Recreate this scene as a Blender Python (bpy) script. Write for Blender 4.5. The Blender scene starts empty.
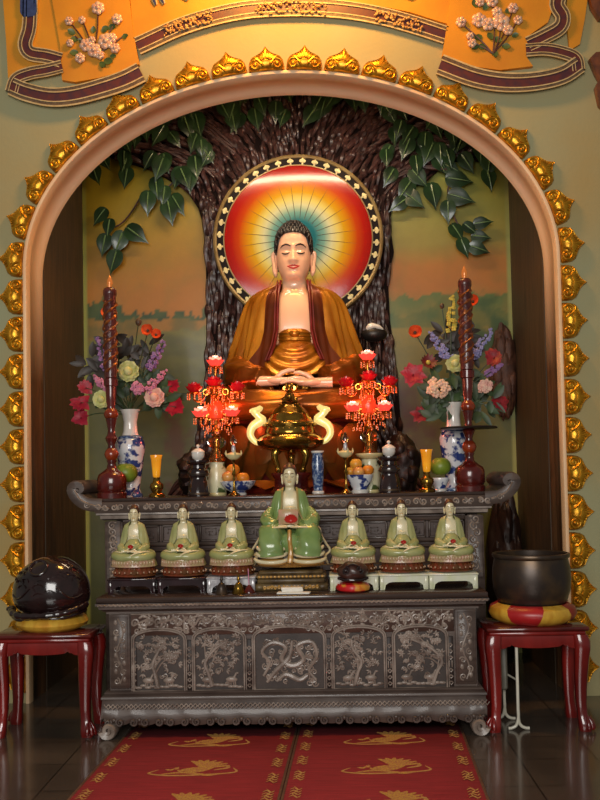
import bpy, math, random
from mathutils import Vector, Matrix, noise as mnoise
R = math.radians
PI = math.pi
random.seed(7)
scene = bpy.context.scene
COL = scene.collection

# ------------------------------------------------------------------ camera
FPX = 900.0
cam_d = bpy.data.cameras.new('camera')
cam = bpy.data.objects.new('camera', cam_d)
COL.objects.link(cam)
cam_d.sensor_fit = 'VERTICAL'
cam_d.sensor_height = 36.0
cam_d.lens = 36.0 * FPX / 800.0
SHIFT = 36.0
cam_d.shift_y = SHIFT / 800.0
CAM = Vector((0.23, 0.0, 1.6))
CR = (Matrix.Rotation(math.atan(25 / FPX), 3, 'Z') @ Matrix.Rotation(R(90) + math.atan(36 / FPX), 3, 'X')
      @ Matrix.Rotation(R(-1.15), 3, 'Z'))
cam.matrix_world = Matrix.Translation(CAM) @ CR.to_4x4()
scene.camera = cam

def P(px, py, Y):
    """point of the place seen at a pixel of the photograph, on the plane at depth Y"""
    d = CR @ Vector(((px - 300) / FPX, -(py - 400 - SHIFT) / FPX, -1.0))
    return CAM + d * (Y / d.y)

def PX(px, py, Y):
    return P(px, py, Y).x

# ------------------------------------------------------------------ materials
def mat(name, col, rough=.5, metal=0.0, col2=None, scale=8.0, stretch=(1, 1, 1), bump=0.0, bscale=40.0,
        emit=None, estr=0.0, coat=0.0, trans=0.0, lo=.35, hi=.65, detail=4.0, spec=.5, alpha=1.0):
    m = bpy.data.materials.new(name)
    m.use_nodes = True
    nt = m.node_tree
    N, L = nt.nodes, nt.links
    b = N['Principled BSDF']
    tc = N.new('ShaderNodeTexCoord')
    mp = N.new('ShaderNodeMapping')
    mp.inputs['Scale'].default_value = stretch
    L.new(tc.outputs['Object'], mp.inputs['Vector'])
    nz = N.new('ShaderNodeTexNoise')
    nz.inputs['Scale'].default_value = scale
    nz.inputs['Detail'].default_value = detail
    L.new(mp.outputs['Vector'], nz.inputs['Vector'])
    rp = N.new('ShaderNodeValToRGB')
    if col2 is None:
        col2 = tuple(c * .8 for c in col)
    rp.color_ramp.elements[0].position = lo
    rp.color_ramp.elements[1].position = hi
    rp.color_ramp.elements[0].color = (*col, 1)
    rp.color_ramp.elements[1].color = (*col2, 1)
    L.new(nz.outputs['Fac'], rp.inputs['Fac'])
    L.new(rp.outputs['Color'], b.inputs['Base Color'])
    b.inputs['Roughness'].default_value = rough
    b.inputs['Metallic'].default_value = metal
    b.inputs['Coat Weight'].default_value = coat
    b.inputs['Coat Roughness'].default_value = .08
    b.inputs['Transmission Weight'].default_value = trans
    b.inputs['Specular IOR Level'].default_value = spec
    b.inputs['Alpha'].default_value = alpha
    if emit:
        b.inputs['Emission Color'].default_value = (*emit, 1)
        b.inputs['Emission Strength'].default_value = estr
    if bump:
        n2 = N.new('ShaderNodeTexNoise')
        n2.inputs['Scale'].default_value = bscale
        n2.inputs['Detail'].default_value = 3
        L.new(mp.outputs['Vector'], n2.inputs['Vector'])
        bp = N.new('ShaderNodeBump')
        bp.inputs['Strength'].default_value = bump
        bp.inputs['Distance'].default_value = .02
        L.new(n2.outputs['Fac'], bp.inputs['Height'])
        L.new(bp.outputs['Normal'], b.inputs['Normal'])
    return m

def S(r, g, b):
    """display colour 0..255 to linear"""
    f = lambda v: ((v / 255 + .055) / 1.055) ** 2.4 if v > 10 else v / 255 / 12.92
    return (f(r), f(g), f(b))

# ------------------------------------------------------------------ mesh builder
class MB:
    def __init__(self, xf=None):
        self.v = []; self.f = []; self.m = []; self.xf = xf
    def add(self, vs, fs, mi=0):
        o = len(self.v)
        if self.xf is not None:
            vs = [self.xf @ Vector(p) for p in vs]
        self.v.extend([tuple(p) for p in vs])
        for f in fs:
            self.f.append([o + i for i in f]); self.m.append(mi)
    def box(self, c, s, bev=0.0, mi=0, M=None):
        hx, hy, hz = s[0] / 2, s[1] / 2, s[2] / 2
        b = min(bev, hx * .9, hy * .9, hz * .9)
        C = Vector(c)
        if b <= 0:
            vs = [(x, y, z) for x in (-hx, hx) for y in (-hy, hy) for z in (-hz, hz)]
            fs = [(0, 1, 3, 2), (4, 6, 7, 5), (0, 4, 5, 1), (2, 3, 7, 6), (0, 2, 6, 4), (1, 5, 7, 3)]
        else:
            vs = []; idx = {}
            for sx in (-1, 1):
                for sy in (-1, 1):
                    for sz in (-1, 1):
                        for a in range(3):
                            p = [sx * (hx - b), sy * (hy - b), sz * (hz - b)]
                            p[a] = (sx * hx, sy * hy, sz * hz)[a]
                            idx[(sx, sy, sz, a)] = len(vs); vs.append(tuple(p))
            fs = []
            I = lambda sx, sy, sz, a: idx[(sx, sy, sz, a)]
            for s_ in (-1, 1):
                fs.append([I(s_, -1, -1, 0), I(s_, 1, -1, 0), I(s_, 1, 1, 0), I(s_, -1, 1, 0)][::s_])
                fs.append([I(-1, s_, -1, 1), I(-1, s_, 1, 1), I(1, s_, 1, 1), I(1, s_, -1, 1)][::s_])
                fs.append([I(-1, -1, s_, 2), I(1, -1, s_, 2), I(1, 1, s_, 2), I(-1, 1, s_, 2)][::s_])
            for a_, b_, c_ in ((0, 1, 2), (1, 2, 0), (0, 2, 1)):
                for s1 in (-1, 1):
                    for s2 in (-1, 1):
                        q = []
                        for s3 in (-1, 1):
                            k = [0, 0, 0]; k[a_] = s1; k[b_] = s2; k[c_] = s3
                            q.append((tuple(k)))
                        f = [I(*q[0], a_), I(*q[1], a_), I(*q[1], b_), I(*q[0], b_)]
                        fs.append(f)
            for sx in (-1, 1):
                for sy in (-1, 1):
                    for sz in (-1, 1):
                        fs.append([I(sx, sy, sz, 0), I(sx, sy, sz, 1), I(sx, sy, sz, 2)])
        if M is not None:
            vs = [M @ Vector(p) for p in vs]
        self.add([Vector(p) + C for p in vs], fs, mi)
        return self
    def loft(self, rows, wrap=True, cap0=False, cap1=False, mi=0):
        n = len(rows[0]); vs = [p for r in rows for p in r]; fs = []
        for i in range(len(rows) - 1):
            for j in range(n if wrap else n - 1):
                k = (j + 1) % n
                fs.append((i * n + j, i * n + k, (i + 1) * n + k, (i + 1) * n + j))
        if cap0: fs.append(list(range(n))[::-1])
        if cap1: fs.append([(len(rows) - 1) * n + j for j in range(n)])
        self.add(vs, fs, mi)
        return self
    def lathe(self, prof, c=(0, 0, 0), seg=24, mi=0, fold=None, sy=1.0):
        rows = []
        for r, z in prof:
            r = max(r, 1e-4)
            row = []
            for j in range(seg):
                a = 2 * PI * j / seg
                rr = r * (1 + (fold(a, z) if fold else 0))
                row.append((c[0] + rr * math.cos(a), c[1] + rr * math.sin(a) * sy, c[2] + z))
            rows.append(row)
        return self.loft(rows, True, True, True, mi)
    def tube(self, pts, rad, seg=8, mi=0, cap=True, flat=1.0, up=None):
        pts = [Vector(p) for p in pts]; n = len(pts)
        if not isinstance(rad, (list, tuple)) and not callable(rad): rad = [rad] * n
        T = []
        for i in range(n):
            t = pts[min(i + 1, n - 1)] - pts[max(i - 1, 0)]
            T.append(t.normalized() if t.length > 1e-9 else Vector((0, 0, 1)))
        u = Vector(up) if up is not None else (Vector((0, 0, 1)) if abs(T[0].z) < .9 else Vector((1, 0, 0)))
        rows = []
        for i in range(n):
            u = (u - T[i] * u.dot(T[i]))
            if u.length < 1e-6: u = T[i].orthogonal()
            u.normalize(); w = T[i].cross(u)
            row = []
            for j in range(seg):
                a = 2 * PI * j / seg
                r = rad(i / (n - 1), a) if callable(rad) else rad[i]
                row.append(pts[i] + u * (math.cos(a) * r * flat) + w * (math.sin(a) * r))
            rows.append(row)
        return self.loft(rows, True, cap, cap, mi)
    def ell(self, c, r, nu=14, nv=10, mi=0, M=None, fn=None):
        rows = []
        for i in range(nv + 1):
            t = PI * i / nv
            row = []
            for j in range(nu):
                a = 2 * PI * j / nu
                d = Vector((math.sin(t) * math.cos(a), math.sin(t) * math.sin(a), -math.cos(t)))
                k = fn(d) if fn else 1.0
                p = Vector((d.x * r[0] * k, d.y * r[1] * k, d.z * r[2] * k))
                if M is not None: p = M @ p
                row.append(p + Vector(c))
            rows.append(row)
        return self.loft(rows, True, False, False, mi)
    def prism(self, poly, o, u, v, w, depth, mi=0, bev=0.0):
        """polygon poly in the (u,v) plane at o, raised along w by depth"""
        o, u, v, w = Vector(o), Vector(u), Vector(v), Vector(w)
        n = len(poly)
        cx = sum(p[0] for p in poly) / n; cy = sum(p[1] for p in poly) / n
        def ring(k, h):
            out = []
            for a, b in poly:
                dx, dy = a - cx, b - cy
                d = math.hypot(dx, dy) or 1
                s_ = max(0, (d - k) / d)
                out.append(o + u * (cx + dx * s_) + v * (cy + dy * s_) + w * h)
            return out
        rows = [ring(0, 0), ring(0, depth - bev)]
        if bev: rows.append(ring(bev, depth))
        return self.loft(rows, True, False, True, mi)
    def petal(self, base, d, n, L, W, curl=.3, nu=6, nv=4, mi=0, tip=.15, cup=.15, wmax=.5):
        """petal from base along d, facing n; curls toward n"""
        d = Vector(d).normalized(); n = Vector(n); n = (n - d * n.dot(d)).normalized(); s = d.cross(n)
        rows = []
        for i in range(nu + 1):
            t = i / nu
            w = W * .5 * (max(0.0, math.sin(PI * (t ** (math.log(.5) / math.log(wmax))))) ** .8 + (.25 * (1 - t)) + .02)
            if t > 1 - tip: w *= .9
            c = Vector(base) + d * (L * t * (1 - .25 * abs(curl) * t)) + n * (L * curl * t * t)
            row = []
            for j in range(nv + 1):
                q = j / nv * 2 - 1
                row.append(c + s * (w * q) + n * (cup * w * q * q))
            rows.append(row)
        return self.loft(rows, False, False, False, mi)

def link(o, parent=None):
    COL.objects.link(o)
    if parent is not None:
        o.parent = parent
    return o

def build(mb, name, ms, parent=None, world=False, smooth=True, ang=45):
    """one mesh object from a builder; world=True: the builder holds world points and they are made local to the parent"""
    me = bpy.data.meshes.new(name)
    vs = mb.v
    if world and parent is not None:
        inv = parent.matrix_basis.inverted()
        vs = [tuple(inv @ Vector(p)) for p in vs]
    me.from_pydata(vs, [], mb.f)
    if not isinstance(ms, (list, tuple)): ms = [ms]
    for m in ms: me.materials.append(m)
    if len(ms) > 1:
        me.polygons.foreach_set('material_index', mb.m)
    me.validate()
    import bmesh
    bm = bmesh.new(); bm.from_mesh(me)
    bmesh.ops.recalc_face_normals(bm, faces=bm.faces)
    bm.to_mesh(me); bm.free()
    if smooth:
        me.shade_smooth()
        me.set_sharp_from_angle(angle=R(ang))
    o = bpy.data.objects.new(name, me)
    return link(o, parent)

def tag(o, label, cat, group=None, kind=None):
    o['label'] = label; o['category'] = cat
    if group: o['group'] = group
    if kind: o['kind'] = kind
    return o

def thing(name, label, cat, loc=(0, 0, 0), rz=0.0, group=None, sc=1.0):
    o = bpy.data.objects.new(name, None)
    o.empty_display_size = .05
    o.location = loc; o.rotation_euler = (0, 0, rz)
    if sc != 1.0: o.scale = (sc, sc, sc)
    link(o)
    bpy.context.view_layer.update()
    return tag(o, label, cat, group)

def single(mb, name, ms, label, cat, loc=(0, 0, 0), group=None, rz=0.0, ang=45):
    o = build(mb, name, ms, ang=ang)
    o.location = loc; o.rotation_euler = (0, 0, rz)
    return tag(o, label, cat, group)

def structure(mb, name, ms, smooth=True, ang=45):
    o = build(mb, name, ms, smooth=smooth, ang=ang)
    o['kind'] = 'structure'
    return o

def copy_tree(o, parent=None):
    c = o.copy(); COL.objects.link(c)
    c.parent = parent
    for ch in list(o.children): copy_tree(ch, c)
    return c

def copy_thing(o, loc, label, rz=None, group=None):
    c = copy_tree(o)
    c.location = loc
    if rz is not None: c.rotation_euler = (0, 0, rz)
    c['label'] = label
    if group: c['group'] = group
    return c

def spiral(c, r, turns, a0, sgn=1, n=18, plane='xz', y=0.0, rmin=.12):
    out = []
    for i in range(n):
        t = i / (n - 1)
        a = a0 + sgn * turns * 2 * PI * t
        rr = r * (1 - (1 - rmin) * t)
        out.append((c[0] + rr * math.cos(a), y, c[1] + rr * math.sin(a)))
    return out

def lerp(a, b, t): return a + (b - a) * t
def interp(tab, x):
    if x <= tab[0][0]: return tab[0][1:]
    for i in range(len(tab) - 1):
        a, b = tab[i], tab[i + 1]
        if x <= b[0]:
            t = (x - a[0]) / (b[0] - a[0])
            return tuple(lerp(p, q, t) for p, q in zip(a[1:], b[1:]))
    return tab[-1][1:]
def bez(pts, n=16):
    """smooth curve through points (Catmull-Rom)"""
    pts = [Vector(p) for p in pts]
    if len(pts) == 2: pts = [pts[0], pts[0].lerp(pts[1], .5), pts[1]]
    ext = [pts[0] * 2 - pts[1]] + pts + [pts[-1] * 2 - pts[-2]]
    out = []
    segs = len(pts) - 1
    for i in range(n):
        f = i / (n - 1) * segs
        k = min(int(f), segs - 1); t = f - k
        p0, p1, p2, p3 = ext[k:k + 4]
        out.append(.5 * ((2 * p1) + (p2 - p0) * t + (2 * p0 - 5 * p1 + 4 * p2 - p3) * t * t + (3 * p1 - p0 - 3 * p2 + p3) * t ** 3))
    return out

def G(x, s): return math.exp(-(x * x) / (2 * s * s))

# ------------------------------------------------------------------ palette
M = {}
M['plaster'] = mat('plaster', S(156, 156, 120), .75, col2=S(166, 140, 84), scale=.9, detail=8, lo=.3, hi=.7, bump=.08, bscale=30)
M['peach'] = mat('peach_frame', S(236, 204, 164), .5, col2=S(222, 182, 138), scale=3, stretch=(1, 1, .4), bump=.04)
M['niche_wood'] = mat('niche_wood', S(76, 57, 34), .6, col2=S(52, 38, 22), scale=5, stretch=(6, 6, .5), bump=.08)
M['gold'] = mat('gilt', S(214, 160, 42), .34, .75, col2=S(176, 118, 24), scale=18, bump=.1, bscale=60)
M['gold_dark'] = mat('gilt_brown', S(150, 98, 22), .4, .7, col2=S(110, 66, 14), scale=18)  # darker, browner gilt for the cloud curls
M['altar'] = mat('altar_wood', S(92, 77, 69), .42, col2=S(70, 56, 50), scale=6, stretch=(.6, 1, 4), bump=.06, coat=.15)
M['altar_top'] = mat('altar_wood_top', S(70, 54, 48), .22, col2=S(52, 40, 35), scale=6, stretch=(.6, 1, 4), coat=.4)
M['altar_carve'] = mat('altar_carving', S(152, 136, 124), .4, col2=S(108, 92, 82), scale=12, coat=.15)  # dusty raised wood, lightened further: highlights put into the colour
M['altar_panel'] = mat('altar_panel', S(64, 53, 47), .5, col2=S(46, 37, 33), scale=10)  # panel ground darkened: recess shade put into the colour
M['altar_deep'] = mat('altar_recess', S(46, 33, 29), .55, col2=S(34, 24, 20), scale=8)  # recess shade put into the colour of posts and side panels
M['altar_red'] = mat('altar_frieze_wood', S(88, 64, 55), .42, col2=S(66, 47, 40), scale=9, coat=.15)
M['redwood'] = mat('red_lacquered_wood', S(132, 30, 25), .22, col2=S(92, 18, 16), scale=5, stretch=(1, 1, .4), coat=.6)
M['redwood_top'] = mat('red_table_top', S(104, 32, 26), .14, col2=S(62, 18, 16), scale=4, coat=.6)
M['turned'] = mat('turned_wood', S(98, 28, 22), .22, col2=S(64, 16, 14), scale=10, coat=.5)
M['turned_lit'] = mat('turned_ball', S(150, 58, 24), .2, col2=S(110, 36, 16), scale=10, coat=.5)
M['dark_lacquer'] = mat('black_lacquer', S(42, 24, 24), .14, col2=S(26, 14, 14), scale=12, coat=.7, bump=.05)
M['bronze'] = mat('dark_bronze', S(62, 52, 46), .34, .55, col2=S(98, 76, 52), scale=6, lo=.5, hi=.75, detail=8)
M['brass'] = mat('brass', S(176, 140, 62), .17, .92, col2=S(120, 86, 32), scale=10)
M['brass_bright'] = mat('brass_painted_glare', S(255, 236, 150), .25, .6, col2=S(250, 220, 120), emit=S(255, 235, 150), estr=.55)  # censer handles are no lamp: glare on the brass put in as emission
M['white_china'] = mat('white_china', S(232, 228, 220), .15, col2=S(212, 206, 196), scale=4, coat=.5)
M['blue_china'] = mat('blue_and_white_china', S(214, 216, 220), .15, col2=S(40, 58, 118), scale=14, lo=.5, hi=.56, detail=3, coat=.5)
M['blue_dark_china'] = mat('blue_china', S(130, 148, 172), .2, col2=S(44, 70, 118), scale=40, lo=.45, hi=.52, coat=.5)
M['pot_china'] = mat('painted_pot', S(206, 204, 168), .25, col2=S(70, 84, 44), scale=11, lo=.55, hi=.6, detail=2, coat=.3)
M['cream_china'] = mat('cream_china', S(214, 202, 150), .25, col2=S(196, 182, 128), scale=6, coat=.3)
M['clear_glass'] = mat('clear_glass', (.95, .93, .9), .03, col2=(.9, .88, .85), trans=1.0)
M['amber'] = mat('amber_glass', S(236, 170, 40), .08, col2=S(210, 130, 20), emit=S(230, 140, 20), estr=.35, coat=.5)
M['skin'] = mat('painted_skin', S(226, 182, 152), .26, col2=S(218, 170, 140), scale=3, coat=.25)
M['hair'] = mat('painted_hair', S(26, 20, 20), .35, col2=S(16, 12, 12), scale=20)
M['brow_soft'] = mat('painted_brow_soft', S(120, 86, 56), .5)
M['trim_tan'] = mat('tan_trim', S(176, 152, 92), .35, col2=S(160, 134, 76))
M['brow'] = mat('painted_brow', S(40, 24, 20), .5)
M['lips'] = mat('painted_lips', S(190, 30, 38), .3)
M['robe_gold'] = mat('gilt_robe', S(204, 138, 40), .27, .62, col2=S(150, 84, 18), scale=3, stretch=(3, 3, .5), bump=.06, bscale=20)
M['robe_inner'] = mat('brown_inner_robe', S(112, 52, 20), .32, .5, col2=S(76, 32, 14), scale=4)
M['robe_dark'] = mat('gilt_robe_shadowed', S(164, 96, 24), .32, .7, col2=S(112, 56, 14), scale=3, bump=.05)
M['robe_trim'] = mat('crimson_trim', S(110, 14, 14), .4, col2=S(84, 10, 10))
M['throne'] = mat('throne_petal', S(158, 102, 34), .32, .5, col2=S(104, 60, 20), scale=3)
M['throne_red'] = mat('throne_red', S(112, 26, 16), .4, col2=S(78, 18, 12), scale=4)
M['celadon'] = mat('celadon_glaze', S(148, 154, 96), .3, col2=S(172, 172, 118), scale=9, coat=.4)
M['celadon_big'] = mat('green_glaze', S(104, 134, 72), .22, col2=S(134, 158, 98), scale=7, coat=.5)
M['ivory'] = mat('ivory_glaze', S(228, 218, 180), .3, col2=S(216, 202, 160), scale=6, coat=.4)
M['ochre_glaze'] = mat('ochre_glaze', S(204, 156, 82), .3, col2=S(190, 140, 66), scale=8, coat=.3)
M['brown_hair'] = mat('brown_glaze', S(84, 54, 36), .35, col2=S(62, 38, 26), scale=20)
M['pink_lotus'] = mat('pink_lotus_glaze', S(190, 146, 122), .35, col2=S(170, 150, 104), scale=30, coat=.3)
M['red_lotus'] = mat('red_brown_glaze', S(132, 58, 36), .25, col2=S(96, 60, 30), scale=24, coat=.4)
M['red_dot'] = mat('red_glaze', S(186, 40, 30), .3)
M['stand_dark'] = mat('dark_plum_stand', S(52, 30, 34), .12, col2=S(36, 20, 24), coat=.8)
M['stand_silver'] = mat('silver_stand', S(206, 204, 206), .25, .25, col2=S(160, 156, 160), scale=30)
M['stand_jade'] = mat('pale_yellow_stand', S(204, 206, 160), .25, col2=S(214, 212, 196), scale=14, coat=.4)
M['stand_wood'] = mat('carved_stand_wood', S(112, 92, 58), .4, col2=S(74, 56, 34), scale=14, bump=.15)
M['paper'] = mat('paper', S(240, 236, 226), .7, col2=S(226, 222, 212))
M['mat_red'] = mat('woven_red', S(166, 40, 50), .7, col2=S(140, 30, 38), scale=5, stretch=(1, 14, 1), bump=.1, bscale=120)
M['mat_gold'] = mat('woven_gold', S(196, 150, 84), .7, col2=S(178, 122, 66), scale=30)
M['mat_edge'] = mat('woven_edge', S(110, 74, 52), .7, col2=S(92, 60, 44), scale=30)
M['cush_yellow'] = mat('yellow_satin', S(214, 170, 62), .35, col2=S(186, 132, 40), scale=6, stretch=(3, 3, 1))
M['cush_red'] = mat('red_satin', S(176, 34, 36), .35, col2=S(140, 20, 24), scale=6)
M['bark'] = mat('painted_bark', S(74, 46, 42), .42, col2=S(40, 24, 22), scale=14, coat=.08)
M['bark_deep'] = mat('bark_recess', S(26, 14, 12), .8, spec=.1, col2=S(16, 8, 7), scale=8)  # near-black core: shade between the bark strips put into the colour
M['leaf'] = mat('painted_leaf', S(40, 66, 36), .3, col2=S(26, 44, 24), scale=6, coat=.25)
M['leaf_vein'] = mat('leaf_midrib', S(104, 130, 84), .25)
M['halo_border'] = mat('halo_border', S(22, 11, 10), .6, spec=.15)
M['halo_rim'] = mat('halo_rim', S(150, 128, 82), .35, .3, col2=S(128, 104, 62))
M['halo_pearl'] = mat('halo_pearl', S(222, 206, 146), .4)
M['yellow_panel'] = mat('ochre_panel', S(204, 140, 22), .5, col2=S(188, 122, 14), scale=2.5, bump=.04)
M['maroon'] = mat('maroon_ribbon', S(92, 40, 34), .4, col2=S(70, 36, 44), scale=20)
M['ribbon_cream'] = mat('cream_piping', S(198, 176, 128), .5, col2=S(178, 152, 100), scale=30)
M['ribbon_brown'] = mat('brown_band', S(104, 84, 58), .5, col2=S(78, 58, 40), scale=60)
M['ribbon_blue'] = mat('blue_band', S(50, 70, 120), .5, col2=S(40, 52, 96), scale=30)
M['blossom_shell'] = mat('shell_blossom', S(216, 182, 152), .25, col2=S(190, 142, 120), scale=30, coat=.4)
M['blossom_tan'] = mat('tan_flourish', S(196, 154, 84), .4, col2=S(170, 122, 62), scale=30)
M['green_relief'] = mat('green_relief', S(78, 96, 44), .4, col2=S(52, 70, 32), scale=20)
M['stem_brown'] = mat('brown_stem', S(82, 44, 34), .5)
M['ink_blue'] = mat('ink_blue', S(44, 46, 84), .5)
M['dragon_brown'] = mat('brown_relief', S(120, 66, 34), .4, col2=S(84, 46, 28), scale=16, coat=.3)
M['rock'] = mat('brown_rock', S(86, 52, 34), .6, col2=S(56, 32, 22), scale=12, bump=.4, bscale=18)
M['rock_dark'] = mat('dark_rock', S(40, 24, 20), .5, col2=S(26, 15, 13), scale=10, bump=.3, bscale=12)
M['candle'] = mat('carved_candle', S(92, 36, 30), .3, col2=S(64, 22, 20), scale=24, coat=.4, bump=.25, bscale=60)
M['candle_gold'] = mat('candle_dragon', S(150, 88, 36), .3, .4, col2=S(110, 50, 26), scale=30)
M['flame_bulb'] = mat('flame_bulb', S(186, 110, 60), .15, .3, emit=S(255, 150, 60), estr=.25)
M['lotus_red'] = mat('lotus_shade', S(196, 20, 34), .2, col2=S(160, 10, 24), coat=.5, emit=S(220, 10, 24), estr=.06)
M['lotus_lit'] = mat('lotus_shade_lit', S(226, 46, 44), .2, coat=.4, emit=S(255, 70, 56), estr=1.1)
M['lotus_pink'] = mat('lotus_middle_lit', S(250, 130, 110), .3, emit=S(255, 150, 122), estr=1.6)
M['lotus_hot'] = mat('lotus_inner_lit', S(255, 170, 140), .3, emit=S(255, 196, 160), estr=5.0)
M['lotus_glow'] = mat('lotus_bulb', S(255, 236, 220), .2, emit=S(255, 226, 190), estr=7.0)
M['lamp_brass'] = mat('lamp_brass', S(214, 150, 60), .22, .85, col2=S(180, 100, 36))
M['lamp_orange'] = mat('lamp_orange_shade', S(236, 80, 40), .2, emit=S(250, 60, 24), estr=.35)
M['crystal'] = mat('red_crystal', S(240, 150, 60), .08, col2=S(200, 40, 30), scale=60, coat=.6, emit=S(240, 90, 30), estr=.45)  # drops hold no bulbs: their sparkle is put in as emission
M['white_metal'] = mat('white_painted_metal', S(212, 206, 190), .35, col2=S(196, 190, 172))
M['grey_board'] = mat('grey_board', S(120, 116, 104), .5, col2=S(104, 98, 88))
M['iron'] = mat('black_iron', S(36, 32, 30), .4, .3)
M['pomelo'] = mat('green_pomelo', S(120, 142, 44), .4, col2=S(98, 122, 34), scale=20, bump=.06, bscale=90)
M['orange'] = mat('orange_peel', S(226, 150, 44), .4, col2=S(206, 120, 30), scale=14, bump=.05, bscale=90)
M['apple'] = mat('apple_skin', S(206, 110, 62), .3, col2=S(220, 160, 84), scale=9, coat=.3)
M['yellow_fruit'] = mat('yellow_fruit', S(224, 176, 66), .35, col2=S(214, 150, 50), scale=9)
M['stem_green'] = mat('stem_green', S(56, 72, 34), .5, col2=S(42, 54, 26))
M['foliage'] = mat('silk_leaf', S(60, 82, 40), .5, col2=S(38, 52, 28), scale=12)
M['foliage_dark'] = mat('dark_silk_leaf', S(54, 42, 34), .5, col2=S(38, 32, 24), scale=12)
def fl(name, a, b): M[name] = mat('petal_' + name, S(*a), .5, col2=S(*b), scale=30)
fl('fl_orange', (226, 90, 34), (206, 60, 24)); fl('fl_lilac', (160, 120, 168), (122, 84, 140)); fl('fl_pink', (214, 142, 166), (190, 104, 140))
fl('fl_cream', (216, 212, 150), (190, 190, 110)); fl('fl_rose', (236, 196, 172), (224, 160, 148)); fl('fl_magenta', (168, 10, 44), (134, 6, 34))
fl('fl_lav', (150, 150, 196), (116, 116, 170)); fl('fl_yellow', (214, 196, 84), (190, 168, 60)); fl('fl_maroon', (116, 36, 32), (88, 24, 28))
fl('fl_peach', (238, 206, 168), (226, 178, 160)); fl('fl_crimson', (150, 22, 34), (112, 14, 24)); fl('fl_bud', (96, 70, 46), (70, 50, 34))
# ================================================================== THE ROOM
YW, YB, YN = 6.40, 6.75, 7.92          # wall face, back of the arch wall, back of the niche
AX, AZ, AH = 1.898, 3.096, 1.377       # opening: half width, springing height, rise
TOPZ = 6.0

def arch_pts(da=0.0, n=48, z0=0.0):
    a, b = AX + da, AH + da
    pts = [(-a, z0)]
    for i in range(n + 1):
        t = PI - PI * i / n
        pts.append((a * math.cos(t), AZ + b * math.sin(t)))
    pts.append((a, z0))
    return pts

# floor -------------------------------------------------------------
def floor_material():
    m = mat('slate_floor', S(92, 80, 70), .2, col2=S(66, 58, 53), scale=1.6, detail=8, coat=.3)
    nt = m.node_tree; N, L = nt.nodes, nt.links
    b = N['Principled BSDF']
    base = b.inputs['Base Color'].links[0].from_socket
    br = N.new('ShaderNodeTexBrick')
    br.offset = 0.0
    br.inputs['Scale'].default_value = 1.0
    br.inputs['Brick Width'].default_value = .42
    br.inputs['Row Height'].default_value = .42
    br.inputs['Mortar Size'].default_value = .004
    br.inputs['Mortar'].default_value = (*S(30, 26, 24), 1)
    tc = N.new('ShaderNodeTexCoord')
    mp = N.new('ShaderNodeMapping'); mp.inputs['Rotation'].default_value = (0, 0, R(0))
    L.new(tc.outputs['Object'], mp.inputs['Vector'])
    L.new(mp.outputs['Vector'], br.inputs['Vector'])
    L.new(base, br.inputs['Color1'])
    mx = N.new('ShaderNodeMix'); mx.data_type = 'RGBA'; mx.blend_type = 'MULTIPLY'
    mx.inputs[0].default_value = .5
    L.new(base, mx.inputs[6]); mx.inputs[7].default_value = (.6, .62, .6, 1)
    L.new(mx.outputs[2], br.inputs['Color2'])
    L.new(br.outputs['Color'], b.inputs['Base Color'])
    return m
mb = MB(); mb.box((0, 4.0, -.05), (9.0, 9.0, .1))
structure(mb, 'floor', floor_material(), smooth=False)

# arch wall ---------------------------------------------------------
ap = arch_pts(.026, 64)
mb = MB()
XO = 4.5
vs, fs = [], []
def quad(a, b, c, d):
    o = len(vs); vs.extend([a, b, c, d]); fs.append((o, o + 1, o + 2, o + 3))
quad((-XO, YW, 0), (ap[0][0], YW, 0), (ap[0][0], YW, AZ), (-XO, YW, AZ))
quad((ap[-1][0], YW, 0), (XO, YW, 0), (XO, YW, AZ), (ap[-1][0], YW, AZ))
quad((-XO, YW, AZ), (ap[0][0], YW, AZ), (ap[0][0], YW, TOPZ), (-XO, YW, TOPZ))
quad((ap[-1][0], YW, AZ), (XO, YW, AZ), (XO, YW, TOPZ), (ap[-1][0], YW, TOPZ))
for i in range(1, len(ap) - 2):
    a, b = ap[i], ap[i + 1]
    quad((a[0], YW, a[1]), (b[0], YW, b[1]), (b[0], YW, TOPZ), (a[0], YW, TOPZ))
mb.add(vs, fs)
# back skin of the wall
vs2 = [(x, YB, z) for x, y, z in vs]
mb.add(vs2, fs)
wf = structure(mb, 'wall_front', M['plaster'], smooth=False)

# arch frame: front bead, reveal
mb = MB()
rows = []
secs = [(.030, YW - .004), (.028, YW - .016), (.020, YW - .020), (.006, YW - .016), (0.0, YW - .004), (0.0, YW + .06), (.03, YW + .06)]
for da, y in secs:
    rows.append([(x, y, z) for x, z in arch_pts(da, 64)])
mb.loft(rows, wrap=False)
structure(mb, 'trim_1', M['peach'])
# reveal: brown jambs blending by height into the pale arch soffit
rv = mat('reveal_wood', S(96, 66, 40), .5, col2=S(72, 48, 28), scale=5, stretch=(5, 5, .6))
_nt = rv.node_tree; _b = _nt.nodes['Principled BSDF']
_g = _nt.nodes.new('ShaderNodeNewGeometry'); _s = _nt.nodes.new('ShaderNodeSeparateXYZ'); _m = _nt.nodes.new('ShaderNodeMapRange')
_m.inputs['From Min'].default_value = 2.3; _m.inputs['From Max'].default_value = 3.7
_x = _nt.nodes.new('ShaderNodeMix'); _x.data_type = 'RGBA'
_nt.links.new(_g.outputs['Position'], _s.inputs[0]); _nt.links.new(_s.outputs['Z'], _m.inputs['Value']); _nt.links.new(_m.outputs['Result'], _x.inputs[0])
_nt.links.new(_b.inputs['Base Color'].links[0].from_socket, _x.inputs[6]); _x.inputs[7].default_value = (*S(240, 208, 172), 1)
_nt.links.new(_x.outputs[2], _b.inputs['Base Color'])
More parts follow.
